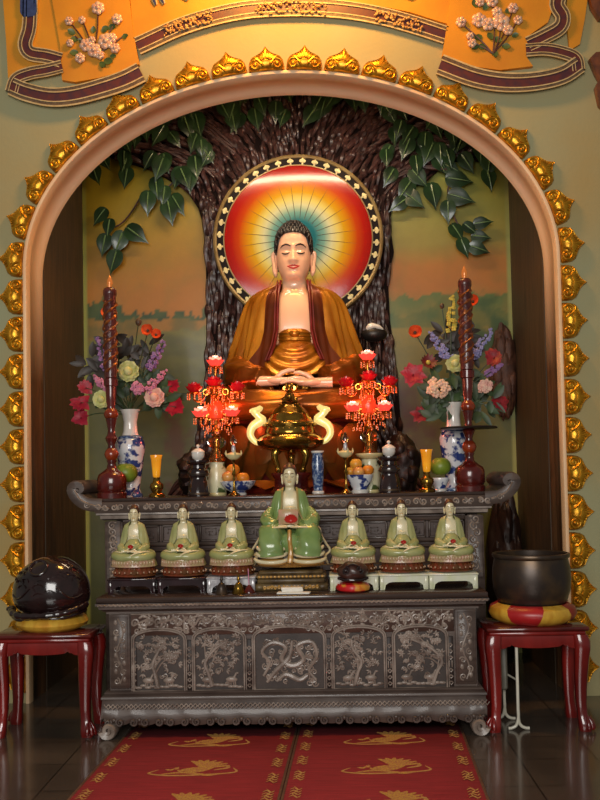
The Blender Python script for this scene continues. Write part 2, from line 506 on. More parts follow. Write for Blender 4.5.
mb = MB(); mb.loft([[(x, y, z) for x, z in arch_pts(da, 64)] for da, y in ((.001, YW + .05), (.001, YW + .10), (.008, YW + .11), (.008, YB - .08), (0, YB - .07), (0, YB + .004), (.06, YB + .004))], wrap=False)
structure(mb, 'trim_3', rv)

# niche walls -------------------------------------------------------
NX = AX - .004
for s_, nm in ((-1, 'wall_left'), (1, 'wall_right')):
    mb = MB(); mb.box((s_ * (NX + .03), (YB + YN) / 2 + .02, 2.75), (.06, YN - YB - .0, 5.5))
    structure(mb, nm, M['niche_wood'], smooth=False)
mb = MB(); mb.box((0, (YB + YN) / 2 + .02, 5.53), (2 * NX + .12, YN - YB, .06))
structure(mb, 'ceiling', M['niche_wood'], smooth=False)

# painted back wall: a river landscape, painted point by point -------
def mural():
    nx, nz = 170, 250
    x0, x1, z0, z1 = -NX, NX, 0.0, 5.5
    vs, cols = [], []
    def fr(x, z, s, seed): return mnoise.fractal(Vector((x * s, z * s, seed)), .9, 2.0, 4)
    def mixc(a, b, t):
        t = max(0, min(1, t)); return tuple(lerp(p, q, t) for p, q in zip(a, b))
    for j in range(nz + 1):
        for i in range(nx + 1):
            x = lerp(x0, x1, i / nx); z = lerp(z0, z1, j / nz)
            n1 = fr(x, z, 1.5, 1.0); n2 = fr(x, z, 5, 4.0); n3 = fr(x * .3, z, 8, 9.0)
            L_ = x < 0
            zz = z + .06 * n1
            # sky
            if L_:
                sky = interp([(3.0, 160, 112, 54), (3.25, 160, 114, 54), (3.55, 152, 120, 56), (3.9, 154, 132, 64), (4.4, 146, 136, 72)], zz)
            else:
                sky = interp([(3.0, 146, 120, 76), (3.2, 164, 114, 66), (3.42, 166, 118, 68), (3.6, 146, 134, 86), (4.2, 146, 150, 100)], zz)
            c = mixc(sky, (120, 108, 58), .35 * max(0, n2))
            if L_:
                tl = 3.03 + .09 * fr(x, 0, 6, 2.0) + .05 * fr(x, 0, 22, 3.0) + (.16 if x < -1.55 else 0) * (1 - abs(x + 1.72) / .3)
                if z < tl: c = mixc((44, 62, 34), (76, 86, 48), .5 + n2)
                bk = 2.98 + .05 * fr(x, 0, 4, 5.0)
                if z < bk: c = mixc((150, 112, 44), (104, 92, 46), .5 + 1.2 * n2)
                wl = 2.80 + .10 * (x + 1.85) / 1.0 + .03 * fr(x, 0, 6, 7.0)
                if z < wl:
                    w = interp([(1.4, 74, 76, 46), (2.0, 84, 88, 52), (2.5, 92, 92, 54), (2.9, 118, 112, 66)], z)
                    c = mixc(w, (60, 64, 44), .5 * max(0, n3 + .2))
                if z < 2.1 + .25 * fr(x, 0, 3, 8.0) and x > -1.2:
                    c = mixc(c, (78, 48, 34), max(0, min(.7, n2 * 1.5 + .1)))
            else:
                h1 = 3.12 + .16 * fr(x, 0, 2.2, 12.0) + .05 * fr(x, 0, 9, 2.0)
                if z < h1: c = mixc((96, 108, 70), (140, 120, 72), (h1 - z) * 3 + .5 * n2)
                h2 = 2.96 + .22 * max(0, 1 - abs(x - 1.45) / .4) + .04 * fr(x, 0, 8, 6.0)
                if z < h2: c = mixc((78, 96, 62), (110, 108, 62), .5 + n2 + (h2 - z) * 2)
                if z < 2.86:
                    w = interp([(1.4, 96, 98, 60), (2.1, 104, 104, 62), (2.6, 120, 108, 58), (2.9, 138, 122, 68)], z)
                    c = mixc(w, (92, 92, 58), .5 * max(0, n3 + .1))
                d = math.hypot((x - 1.0) / .3, (z - 2.0) / .45) + .8 * n2
                if d < 1: c = mixc((84, 58, 52), c, d)
                d = math.hypot((x - 1.65) / .24, (z - 2.72) / .30) + .9 * n2
                if d < 1: c = mixc((60, 78, 44), c, d * d)
            if abs(x) > NX - .03: c = (150, 150, 112)
            vs.append((x, YN - .02, z)); lum = .3 * c[0] + .55 * c[1] + .15 * c[2]
            c = (c[0], c[1], c[2] * (.74 if L_ else .86))
            cols.append((*S(*[min(255, max(8, (lum + (q - lum) * 1.35) * .97)) for q in c]), 1.0))
    fs = []
    for j in range(nz):
        for i in range(nx):
            a = j * (nx + 1) + i
            fs.append((a, a + 1, a + nx + 2, a + nx + 1))
    mb = MB(); mb.add(vs, fs)
    m = mat('mural_paint', (1, 1, 1), .45, coat=.1, bump=.05, bscale=24)
    nt = m.node_tree; b = nt.nodes['Principled BSDF']
    at = nt.nodes.new('ShaderNodeAttribute'); at.attribute_name = 'paint'
    mx = nt.nodes.new('ShaderNodeMix'); mx.data_type = 'RGBA'; mx.blend_type = 'MULTIPLY'; mx.inputs[0].default_value = .35
    old = b.inputs['Base Color'].links[0].from_socket
    nt.links.new(at.outputs['Color'], mx.inputs[6]); nt.links.new(old, mx.inputs[7])
    nt.links.new(mx.outputs[2], b.inputs['Base Color'])
    me = bpy.data.meshes.new('wall_back')
    me.from_pydata(mb.v, [], mb.f)
    ca = me.color_attributes.new('paint', 'FLOAT_COLOR', 'POINT')
    ca.data.foreach_set('color', [q for c in cols for q in c])
    me.materials.append(m)
    o = bpy.data.objects.new('wall_back', me); COL.objects.link(o)
    o['kind'] = 'structure'
mural()
# plinth under the great statue
mb = MB(); mb.box((0, 7.29, .70), (2.7, 1.10, 1.40), .01)
structure(mb, 'trim_2', M['rock_dark'])

# ================================================================== GILT SCROLLS ROUND THE ARCH
def medallion():
    root_out = [(-.128, 0), (-.128, .03), (-.122, .07), (-.105, .098), (-.078, .112), (-.055, .122), (-.034, .136), (-.016, .155), (0, .178),
                (.016, .155), (.034, .136), (.055, .122), (.078, .112), (.105, .098), (.122, .07), (.128, .03), (.128, 0), (.1, -.008), (0, -.004), (-.1, -.008)]
    mb = MB()
    cx, cy = 0, .06
    rows = []
    for k, h in ((1, 0), (1, .014), (.93, .030), (.8, .024), (.62, .036), (.35, .046), (.02, .05)):
        rows.append([(cx + (a - cx) * k, -h, cy + (b - cy) * k) for a, b in root_out])
    mb.loft(rows, True, True, True)
    for i in range(-4, 5):      # ribs of the leaf
        a = i * .26
        p0 = (math.sin(a) * .03, -.048, .055 + .02 * math.cos(a))
        p2 = (math.sin(a) * .085 if i else 0, -.03, .06 + math.cos(a) * (.07 if i else .1))
        mb.tube([p0, ((p0[0] + p2[0]) / 2, -.047, (p0[2] + p2[2]) / 2), p2], [.008, .010, .003], 6)
    leaf = mb
    vol = []
    for s in (-1, 1):
        v = MB()
        v.tube([(s * p[0], p[1], p[2]) for p in spiral((.078, .034), .042, 1.7, PI * .9, -1, 26, y=-.034, rmin=.1)], [.013] * 20 + [.013, .013, .014, .015, .016, .017], 8)
        v.ell((s * .078, -.036, .034), (.016, .014, .016), 10, 8)
        v.tube(bez([(s * .02, -.04, .02), (s * .045, -.045, .055), (s * .08, -.036, .085), (s * .112, -.024, .075)], 10), [.008, .012, .012, .006, .01, .01, .01, .008, .008, .004], 6)
        vol.append(v)
    return leaf, vol
leaf, vol = medallion()
ORD = ['first', 'second', 'third', 'fourth', 'fifth', 'sixth', 'seventh', 'eighth', 'ninth', 'tenth', 'eleventh', 'twelfth', 'thirteenth',
       'fourteenth', 'fifteenth', 'sixteenth', 'seventeenth', 'eighteenth', 'nineteenth', 'twentieth', 'twenty-first', 'twenty-second']
def arc_table():
    pts = []
    n = 400
    for i in range(n + 1):
        t = PI / 2 * i / n
        pts.append(((AX + .034) * math.sin(t), AZ + (AH + .034) * math.cos(t)))
    pts += [(AX + .034, AZ - .01 * k) for k in range(1, 310)]
    s = [0]
    for a, b in zip(pts, pts[1:]): s.append(s[-1] + math.hypot(b[0] - a[0], b[1] - a[1]))
    return pts, s
_pts, _s = arc_table()
def at_arc(d):
    for k in range(1, len(_s)):
        if _s[k] >= d:
            t = (d - _s[k - 1]) / (_s[k] - _s[k - 1])
            a, b = _pts[k - 1], _pts[k]
            return (lerp(a[0], b[0], t), lerp(a[1], b[1], t)), (b[0] - a[0], b[1] - a[1])
    return None
first = None
STEP = .270
for sd, sname in ((-1, 'the wooden fish'), (1, 'the bronze bowl')):
    for k in range(22):
        q = at_arc(STEP * (k + .5))
        if q is None: break
        (x, z), (tx, tz) = q
        if z < .13: break
        l = math.hypot(tx, tz); tx /= l; tz /= l
        # outward normal of the arch at this place
        nx_, nz_ = -tz, tx
        ang = math.atan2(tx * 0 + nx_, nz_)
        lab = '%s gilt scroll down from the arch crown on the side of %s' % (ORD[k], sname)
        if first is None:
            root = thing('arch_ornament', lab, 'ornament', group='gilt scrolls round the arch')
            build(leaf, 'leaf', M['gold'], root); 
            for v in vol: build(v, 'volute', M['gold'], root)
            first = root; o = root
        else:
            o = copy_tree(first); o['label'] = lab
        o.location = (sd * x, YW - .001, z)
        o.rotation_euler = (0, -sd * ang if False else sd * math.atan2(-tz, tx) , 0)

# ================================================================== PAINTED RELIEF SCROLLS HIGH ON THE WALL
YS = YW - .012
def wp(px, py, dy=0.0): return P(px, py, YS - dy)
def poly_panel(mb, pts, dy=0.02, mi=0):
    f = [wp(a, b, dy) for a, b in pts]; n = len(f)
    bk = [Vector((p.x, YW - .001, p.z)) for p in f]
    mb.add(f + bk, [tuple(range(n))] + [(i, (i + 1) % n, n + (i + 1) % n, n + i) for i in range(n)], mi)
def ribbon(mb, path, w, dy=.03, n=26):
    """flat band along a pixel path: cream piping, brown bands and a maroon middle"""
    c = bez([(a, b, 0) for a, b in path], n)
    ofs = [(-.5, -.44, 1), (-.44, -.30, 2), (-.30, -.24, 1), (-.24, .2, 0), (.2, .26, 1), (.26, .42, 2), (.42, .5, 1)]
    ws = w if isinstance(w, (list, tuple)) else [w, w]
    for lo, hi, mi in ofs:
        rows = []
        for i, p in enumerate(c):
            t = c[min(i + 1, n - 1)] - c[max(i - 1, 0)]; t.normalize()
            nn = Vector((-t.y, t.x, 0))
            ww = lerp(ws[0], ws[-1], i / (n - 1))
            h = dy + (.006 if mi == 1 else (.003 if mi == 2 else 0.0))
            a = p + nn * (lo * ww); b = p + nn * (hi * ww)
            rows.append([Vector((wp(a.x, a.y).x, YW - .001, wp(a.x, a.y).z)), wp(a.x, a.y, h), wp(b.x, b.y, h), Vector((wp(b.x, b.y).x, YW - .001, wp(b.x, b.y).z))])
        mb.loft(rows, wrap=False, mi=mi)
RIB = [M['maroon'], M['ribbon_cream'], M['ribbon_brown']]
def flower_relief(root, cx, cy, blooms, leaves, stems, base):
    st = MB(); lf = MB(); bl = MB()
    for a, b, r in blooms:
        r *= 1.3
        c = wp(a, b, .045)
        for k in range(6):
            t = k * PI / 3 + a
            bl.ell(c + Vector((math.cos(t) * r * .0042, 0, math.sin(t) * r * .0042)), (r * .0036, .014, r * .0036), 8, 6)
        bl.ell(c + Vector((0, -.014, 0)), (r * .0025, .01, r * .0025), 8, 6)
    for a, b, r, t in leaves:
        c = wp(a, b, .03)
        lf.petal(c, (math.cos(R(t)), -.1, math.sin(R(t))), (0, -1, .0), r * .007 * 1.8, r * .008, .1)
    for a, b in stems:
        st.tube(bez([wp(base[0], base[1], .03), wp((a + base[0]) / 2 + 2, (b + base[1]) / 2, .035), wp(a, b, .03)], 8), .006, 5)
    build(bl, 'blossom', M['blossom_shell'], root, world=True)
    build(lf, 'foliage', M['green_relief'], root, world=True)
    build(st, 'stem', M['stem_brown'], root, world=True)
def flourish(mb, pts, n, seed, spread=4):
    rnd = random.Random(seed)
    c = bez([(a, b, 0) for a, b in pts], n)
    for p in c:
        q = wp(p.x + rnd.uniform(-1, 1), p.y + rnd.uniform(-spread, spread), .034)
        mb.ell(q, (rnd.uniform(.006, .013), .008, rnd.uniform(.006, .012)), 7, 5)

# side scroll over the fish
root = thing('scroll_relief', 'painted relief scroll with pale shell flowers, over the wooden fish side of the arch', 'wall relief', tuple(wp(75, 50)), group='painted scroll reliefs above the arch')
mb = MB()
poly_panel(mb, [(2, -12), (56, -12), (61, 46), (62, 66), (32, 74), (8, 78), (6, 40)], .016)
poly_panel(mb, [(50, -12), (128, -12), (133, 30), (139, 64), (120, 72), (98, 78), (75, 82), (62, 80), (60, 45)], .026)
build(mb, 'panel', M['yellow_panel'], root, world=True, smooth=False)
mb = MB(); ribbon(mb, [(30, -12), (30, 8), (29, 28), (25, 44), (30, 53), (46, 56), (61, 60)], [15, 15], .034)
ribbon(mb, [(62, 66), (46, 70), (30, 73), (16, 79), (11, 92)], [13, 13], .038)
ribbon(mb, [(11, 86), (26, 92), (50, 97), (75, 95), (105, 87), (125, 80), (141, 72)], [18, 21], .042)
build(mb, 'ribbon', RIB, root, world=True)
mb = MB(); poly_panel(mb, [(20, -12), (36, -12), (37, 12), (34, 16), (23, 17), (20, 12)], .040); build(mb, 'blue_end', M['ribbon_blue'], root, world=True, smooth=False)
mb = MB(); flourish(mb, [(42, 92), (60, 95), (82, 92), (104, 86), (118, 81)], 40, 3); build(mb, 'flourish', M['blossom_tan'], root, world=True)
flower_relief(root, 95, 38, [(69, 21, 3.4), (82, 20, 3), (98, 8, 5), (117, 19, 4.2), (86, 45, 5), (94, 50, 5.5), (106, 41, 6), (112, 38, 4), (80, 58, 4), (70, 43, 3), (115, 48, 4), (100, 55, 3.5), (92, 40, 3)],
              [(75, 34, 5, 150), (78, 38, 5, 200), (102, 32, 5, 40), (108, 29, 5, 20), (122, 37, 4, 10), (104, 60, 6, -20), (100, 62, 5, -50), (84, 42, 4, 160), (110, 56, 4, -10), (78, 52, 5, 190), (93, 33, 4, 80)],
              [(70, 22), (83, 22), (98, 10), (116, 20), (108, 40), (122, 37), (75, 36)], (92, 57))
# side scroll over the bowl
root = thing('scroll_relief', 'painted relief scroll with pale shell flowers, over the bronze bowl side of the arch', 'wall relief', tuple(wp(510, 45)), group='painted scroll reliefs above the arch')
mb = MB()
poly_panel(mb, [(568, -12), (589, -12), (585, 18), (580, 44), (570, 50), (566, 20)], .016)
poly_panel(mb, [(452, -12), (560, -12), (548, 22), (528, 36), (526, 56), (533, 66), (500, 70), (470, 66), (442, 56), (447, 25)], .026)
build(mb, 'panel', M['yellow_panel'], root, world=True, smooth=False)
mb = MB(); ribbon(mb, [(562, -12), (557, 4), (563, 16), (560, 27), (545, 36), (528, 44)], [16, 15], .034)
ribbon(mb, [(526, 50), (545, 49), (562, 52), (576, 58), (579, 70)], [13, 13], .038)
ribbon(mb, [(580, 64), (562, 75), (535, 81), (505, 82), (475, 77), (440, 64)], [18, 21], .042)
build(mb, 'ribbon', RIB, root, world=True)
mb = MB(); flourish(mb, [(460, 70), (480, 77), (500, 80), (520, 80), (545, 77)], 40, 5); build(mb, 'flourish', M['blossom_tan'], root, world=True)
flower_relief(root, 490, 25, [(461, 22, 4), (479, 20, 5.5), (492, 1, 4.5), (501, 22, 6.5), (513, 8, 4), (488, 24, 5), (470, 36, 3), (472, 43, 3.5), (518, 20, 3.5), (508, 30, 4), (497, 12, 4), (480, 2, 3.5)],
              [(477, 7, 5, 120), (484, 10, 5, 60), (488, 33, 5, -60), (494, 38, 5, -30), (482, 36, 5, 200), (478, 44, 5, 220), (494, 50, 5, -80), (505, 12, 5, 20), (486, 46, 5, 190), (502, 46, 5, -10), (512, 36, 4, 10)],
              [(462, 24), (492, 3), (513, 9), (518, 20), (472, 42), (501, 22)], (493, 54))
# middle banner
root = thing('scroll_relief', 'long ochre relief banner with maroon border, arching over the crown between the flower scrolls', 'wall relief', tuple(wp(290, 0)), group='painted scroll reliefs above the arch')
mb = MB()
poly_panel(mb, [(129, -14), (460, -14), (448, 24), (410, 12), (375, 5), (330, 0), (290, -1), (243, 4), (187, 18), (134, 40)], .014)
build(mb, 'panel', M['yellow_panel'], root, world=True, smooth=False)
mb = MB(); ribbon(mb, [(137, 46), (187, 24), (243, 10), (298, 7), (340, 9), (378, 15), (412, 24), (446, 35)], [18, 18], .02, 40); build(mb, 'ribbon', RIB, root, world=True)
for fp, sd in (([(165, 30), (186, 23), (212, 16)], 8), ([(256, 10), (290, 6), (326, 9)], 9), ([(375, 16), (398, 20), (422, 27)], 10)):
    mb = MB(); flourish(mb, fp, 80, sd, 6); build(mb, 'flourish_pattern', M['blossom_tan'], root, world=True)
ink = MB(); wh = MB()
for pts in ([(152, -12), (154, 0), (156, 5)], [(160, -12), (162, 0), (164, 4)], [(182, -12), (184, -3), (188, 0)]):
    c = [wp(a, b, .022) for a, b in pts]
    wh.tube(c, [.022, .022, .014], 6, flat=.3, up=(0, 1, 0)); ink.tube([p + Vector((0, -.008, 0)) for p in c], [.012, .013, .006], 6, flat=.4, up=(0, 1, 0))
wh.tube([wp(402, -4, .022), wp(411, -2, .022), wp(420, -5, .022)], [.012, .018, .012], 6, flat=.4, up=(0, 1, 0))
ink.tube([wp(400, -10, .026), wp(411, -8, .026), wp(424, -11, .026)], [.012, .018, .012], 6, flat=.4, up=(0, 1, 0))
w_ = build(wh, 'lettering_outline', M['ribbon_cream'], root, world=True); build(ink, 'lettering', M['ink_blue'], root, world=True)

# brown carved cloud at the edge of the wall
root = thing('cloud_relief', 'brown carved cloud scroll relief on the wall outside the arch, beyond the flower scroll', 'wall relief', tuple(wp(615, 40)))
mb = MB()
pass
for pts, (a, b, r) in (([(588, -12), (592, 6), (600, 18), (640, 22), (640, -12)], (612, 4, 12)), ([(590, 58), (596, 52), (640, 48), (640, 92), (604, 86), (596, 72)], (616, 68, 14)), ([(596, 86), (600, 78), (640, 76), (640, 118), (608, 112), (600, 104)], (616, 98, 12))):
    mb = MB(); poly_panel(mb, pts, .05); o = build(mb, 'cloud_lobe', M['dragon_brown'], root, world=True)
    mb = MB(); c = wp(a, b, .06); c = c - Vector(root.location)
    mb.tube(spiral((c.x, c.z), r * .007, 1.6, 2.4, -1, 22, y=c.y), .012, 6); build(mb, 'curl', M['gold_dark'], o)

# ================================================================== BODHI TREE IN RELIEF ON THE BACK WALL
YT = YN - .07
def inside(px, py, poly):
    c = False; n = len(poly)
    for i in range(n):
        (x1, y1), (x2, y2) = poly[i], poly[(i + 1) % n]
        if (y1 > py) != (y2 > py) and px < (x2 - x1) * (py - y1) / (y2 - y1) + x1: c = not c
    return c
TREE = [(160, 505), (180, 478), (196, 445), (204, 400), (207, 330), (206, 270), (205, 230), (198, 208), (186, 190), (172, 182), (156, 172), (135, 165), (112, 158), (96, 150), (92, 120), (96, 40), (504, 40), (504, 150),
        (496, 165), (470, 160), (448, 162), (425, 182), (408, 190), (392, 205), (390, 225), (394, 252), (388, 280), (390, 320), (397, 370), (402, 440), (425, 490), (440, 505)]
bark_root = thing('bodhi_tree', 'carved dark tree with ropey bark and green leaves, in relief behind the great statue', 'tree relief', (0, YT, 1.4))
mb = MB()
f = [P(a, b, YT) for a, b in TREE]; n = len(f)
mb.add(f, [tuple(range(n))])
mb.add([p + Vector((0, .02, 0)) for p in f] + f, [(i, (i + 1) % n, n + (i + 1) % n, n + i) for i in range(n)])
build(mb, 'trunk_core', M['bark_deep'], bark_root, world=True, smooth=False)
mb = MB(); br = MB()
rnd = random.Random(11)
cnt = 0
while cnt < 2300:
    px, py = rnd.uniform(95, 505), rnd.uniform(60, 495)
    if not inside(px, py, TREE): continue
    if math.hypot(px - 298, py - 239) < 78: continue
    if py > 310 and 240 < px < 350: continue
    if py > 215:
        t = (px - 298) / 95
        a = 90 + rnd.uniform(-7, 7) - (t * 26 * max(0, (py - 390) / 90) if py > 390 else 0) * -1
        Ln = rnd.uniform(12, 34)
    else:
        k = max(0, min(1, (215 - py) / 70))
        a = 90 - (px - 298) / 100 * 62 * k + rnd.uniform(-16, 16)
        if abs(px - 298) > 130: a = (-8 if px < 298 else 188) + (170 if px < 298 else 0) + rnd.uniform(-20, 20)
        Ln = rnd.uniform(9, 22)
    dx, dy = math.cos(R(a)) * Ln / 2, -math.sin(R(a)) * Ln / 2
    if not inside(px + dx, py + dy, TREE) or not inside(px - dx, py - dy, TREE): continue
    h = rnd.uniform(.0, .028); w = rnd.uniform(.013, .024)
    p0, p1, p2 = P(px - dx, py - dy, YT), P(px + rnd.uniform(-1, 1), py, YT - .012 - h), P(px + dx, py + dy, YT)
    (mb if py > 180 else br).tube([p0, p0.lerp(p1, .7) + Vector((0, -.006, 0)), p1, p2.lerp(p1, .7) + Vector((0, -.006, 0)), p2], [w * .5, w, w * 1.1, w, w * .5], 6)
    cnt += 1
build(mb, 'bark_pattern', M['bark'], bark_root, world=True)
for (pts, w) in (([(215, 175), (190, 160), (165, 150), (140, 148), (115, 155)], .05), ([(235, 150), (205, 125), (170, 112), (140, 118)], .05), ([(385, 190), (405, 172), (430, 168), (455, 172)], .05),
                 ([(390, 150), (420, 138), (450, 140), (478, 150)], .05), ([(455, 172), (448, 190), (450, 205), (456, 222), (462, 232)], .012), ([(140, 198), (132, 212), (122, 222), (112, 228)], .014), ([(185, 170), (170, 185), (152, 198), (140, 200)], .016)):
    for q in range(max(1, int(w / .009))):
        j = lambda: rnd.uniform(-1, 1) * w * 110
        c = bez([P(a + j() * .2, b + j(), YT - .02 - rnd.uniform(0, .03)) for a, b in pts], 9)
        br.tube(c, [max(.008, w * .3)] * 8 + [.004], 6)
build(br, 'branch', M['bark'], bark_root, world=True)
lf = MB(); vn = MB()
def leaf_at(px, py, L, ang, W=.72, dy=.05):
    """heart-shaped leaf with a drawn-out tip; ang = direction of the tip on the wall"""
    s = YT / FPX * L
    d = Vector((math.cos(R(ang)), 0, math.sin(R(ang)))); n = Vector((rnd.uniform(-.12, .12), -1, rnd.uniform(-.12, .12))).normalized()
    d = (d - n * d.dot(n)).normalized(); x = d.cross(n)
    c = P(px, py, YT - dy) - d * (s * .45)
    prof = [(0, .02), (.02, .18), (.10, .36), (.22, .46), (.36, .47), (.5, .40), (.64, .27), (.76, .14), (.88, .05), (1.0, .005)]
    rows = []
    for t, w in prof:
        m_ = c + d * (t * s) + n * (.012 * math.sin(t * PI))
        bw = -.06 * s if t < .12 else 0
        rows.append([m_ + x * (k * w * s * W) + n * (.16 * abs(k) * w * s - .12 * s * k * k * w) + d * (bw * abs(k)) for k in (-1, -.5, 0, .5, 1)])
    lf.loft(rows, wrap=False)
    lf.tube([c + d * (t * s) + n * (.014 + .012 * math.sin(t * PI)) for t in (.05, .3, .6, .92)], [.007, .007, .005, .001], 5, mi=1)
for px, py, L, a in [(126, 178, 24, 262), (149, 161, 22, 240), (166, 163, 22, 285), (157, 188, 24, 275), (148, 203, 26, 268), (170, 212, 28, 280), (100, 217, 22, 235), (109, 228, 20, 262), (104, 245, 24, 258), (119, 243, 26, 250),
                     (137, 235, 28, 322), (114, 262, 26, 252), (178, 205, 26, 300), (164, 196, 22, 262), (96, 175, 22, 290), (88, 165, 24, 285), (105, 162, 20, 300), (178, 178, 24, 250), (190, 182, 24, 270), (125, 165, 20, 250)]:
    leaf_at(px, py, L, a)
for px, py, L, a in [(429, 151, 28, 335), (456, 146, 24, 240), (467, 163, 24, 300), (489, 165, 28, 262), (459, 180, 28, 350), (419, 178, 26, 310), (405, 190, 26, 235), (414, 200, 26, 320), (433, 196, 28, 280), (461, 198, 28, 340),
                     (448, 212, 24, 270), (457, 233, 22, 300), (483, 223, 20, 5), (470, 229, 18, 320), (481, 237, 20, 350), (464, 248, 22, 290), (479, 249, 22, 340), (489, 180, 24, 280), (451, 168, 22, 330), (472, 142, 24, 285), (398, 205, 22, 215),
                     (480, 152, 26, 270), (440, 165, 22, 300)]:
    leaf_at(px, py, L, a)
k = 0
while k < 95:
    px, py = rnd.uniform(110, 495), rnd.uniform(84, 185)
    if not inside(px, py, TREE) or math.hypot(px - 298, py - 239) < 92: continue
    if 215 < px < 385 and py > 125: continue
    leaf_at(px, py, rnd.uniform(19, 27), rnd.uniform(235, 305), dy=rnd.uniform(.05, .1)); k += 1
build(lf, 'foliage', [M['leaf'], M['leaf_vein']], bark_root, world=True, ang=70)

# ================================================================== HALO
def halo_material():
    m = mat('halo_paint', (1, 1, 1), .13, coat=.12, spec=.35)
    nt = m.node_tree; N, L = nt.nodes, nt.links; b = N['Principled BSDF']
    tc = N.new('ShaderNodeTexCoord'); ln = N.new('ShaderNodeVectorMath'); ln.operation = 'LENGTH'
    L.new(tc.outputs['Object'], ln.inputs[0])
    rp = N.new('ShaderNodeValToRGB'); e = rp.color_ramp.elements
    stops = [(0, (18, 74, 88)), (.24, (34, 100, 108)), (.36, (110, 150, 136)), (.46, (190, 188, 146)), (.54, (200, 184, 100)), (.63, (192, 146, 22)), (.71, (186, 116, 10)), (.80, (176, 62, 8)), (.90, (158, 24, 8)), (1, (140, 16, 8))]
    while len(e) < len(stops): e.new(.5)
    for el, (p, c) in zip(e, stops): el.position = p; el.color = (*S(*c), 1)
    mp = N.new('ShaderNodeMapRange'); mp.inputs['From Max'].default_value = .64
    L.new(ln.outputs['Value'], mp.inputs['Value']); L.new(mp.outputs['Result'], rp.inputs['Fac']); L.new(rp.outputs['Color'], b.inputs['Base Color'])
    return m
HY = 7.70
hc = P(298, 239, HY); px2m = HY / FPX
root = thing('halo', 'round painted halo glowing from teal to red, behind the head of the great statue', 'halo', tuple(hc))
def disc_rows(rs, seg=96):
    return [[(r * math.cos(2 * PI * j / seg), y, r * math.sin(2 * PI * j / seg)) for j in range(seg)] for r, y in rs]
mb = MB(); mb.loft(disc_rows([(.001, -.030), (.15, -.029), (.35, -.026), (.5, -.021), (.60, -.017), (75 * px2m, -.014)]))
build(mb, 'painted_disc', halo_material(), root)
mb = MB(); mb.loft(disc_rows([(74 * px2m, -.012), (83 * px2m, -.012)])); build(mb, 'border_band', M['halo_border'], root)
mb = MB(); mb.loft(disc_rows([(82 * px2m, -.010), (82.5 * px2m, -.024), (84 * px2m, -.03), (85.6 * px2m, -.024), (86.2 * px2m, .0), (86.2 * px2m, .08), (70 * px2m, .08)]))
mb.loft(disc_rows([(74.2 * px2m, -.011), (74.6 * px2m, -.02), (75.4 * px2m, -.02), (75.8 * px2m, -.011)]))
build(mb, 'rim', M['halo_rim'], root)
for k in range(40):
    mb = MB()
    a = 2 * PI * (k + .5) / 40
    d = Vector((math.cos(a), 0, math.sin(a))); x = Vector((-d.z, 0, d.x)); c = d * (79.2 * px2m)
    sh = [(-.020, .0), (-.021, .008), (-.014, .015), (-.006, .019), (0, .028), (.006, .019), (.014, .015), (.021, .008), (.020, 0), (.010, -.007), (.005, -.004), (.006, -.018), (-.006, -.018), (-.005, -.004), (-.010, -.007)]
    pts = [c + x * (u * 1.35) + d * ((v - .004) * 1.3) for u, v in sh]
    n = len(pts); cc = c + Vector((0, -.026, 0))
    ft = [p + Vector((0, -.020, 0)) for p in pts]; bk = [p + Vector((0, -.012, 0)) for p in pts]
    mb.add(ft + bk + [cc], [(i, (i + 1) % n, 2 * n) for i in range(n)] + [(n + i, n + (i + 1) % n, (i + 1) % n, i) for i in range(n)])
    build(mb, 'border_petal', M['halo_pearl'], root)
mb = MB()
for k in range(28):
    a = 2 * PI * (k + .5) / 28
    d = Vector((math.cos(a), 0, math.sin(a)))
    mb.tube([d * (20 * px2m) + Vector((0, -.030, 0)), d * (40 * px2m) + Vector((0, -.0275, 0)), d * (60 * px2m) + Vector((0, -.0195, 0))], [.0022, .0022, .0012], 4)
build(mb, 'ray_pattern', M['ribbon_brown'], root)
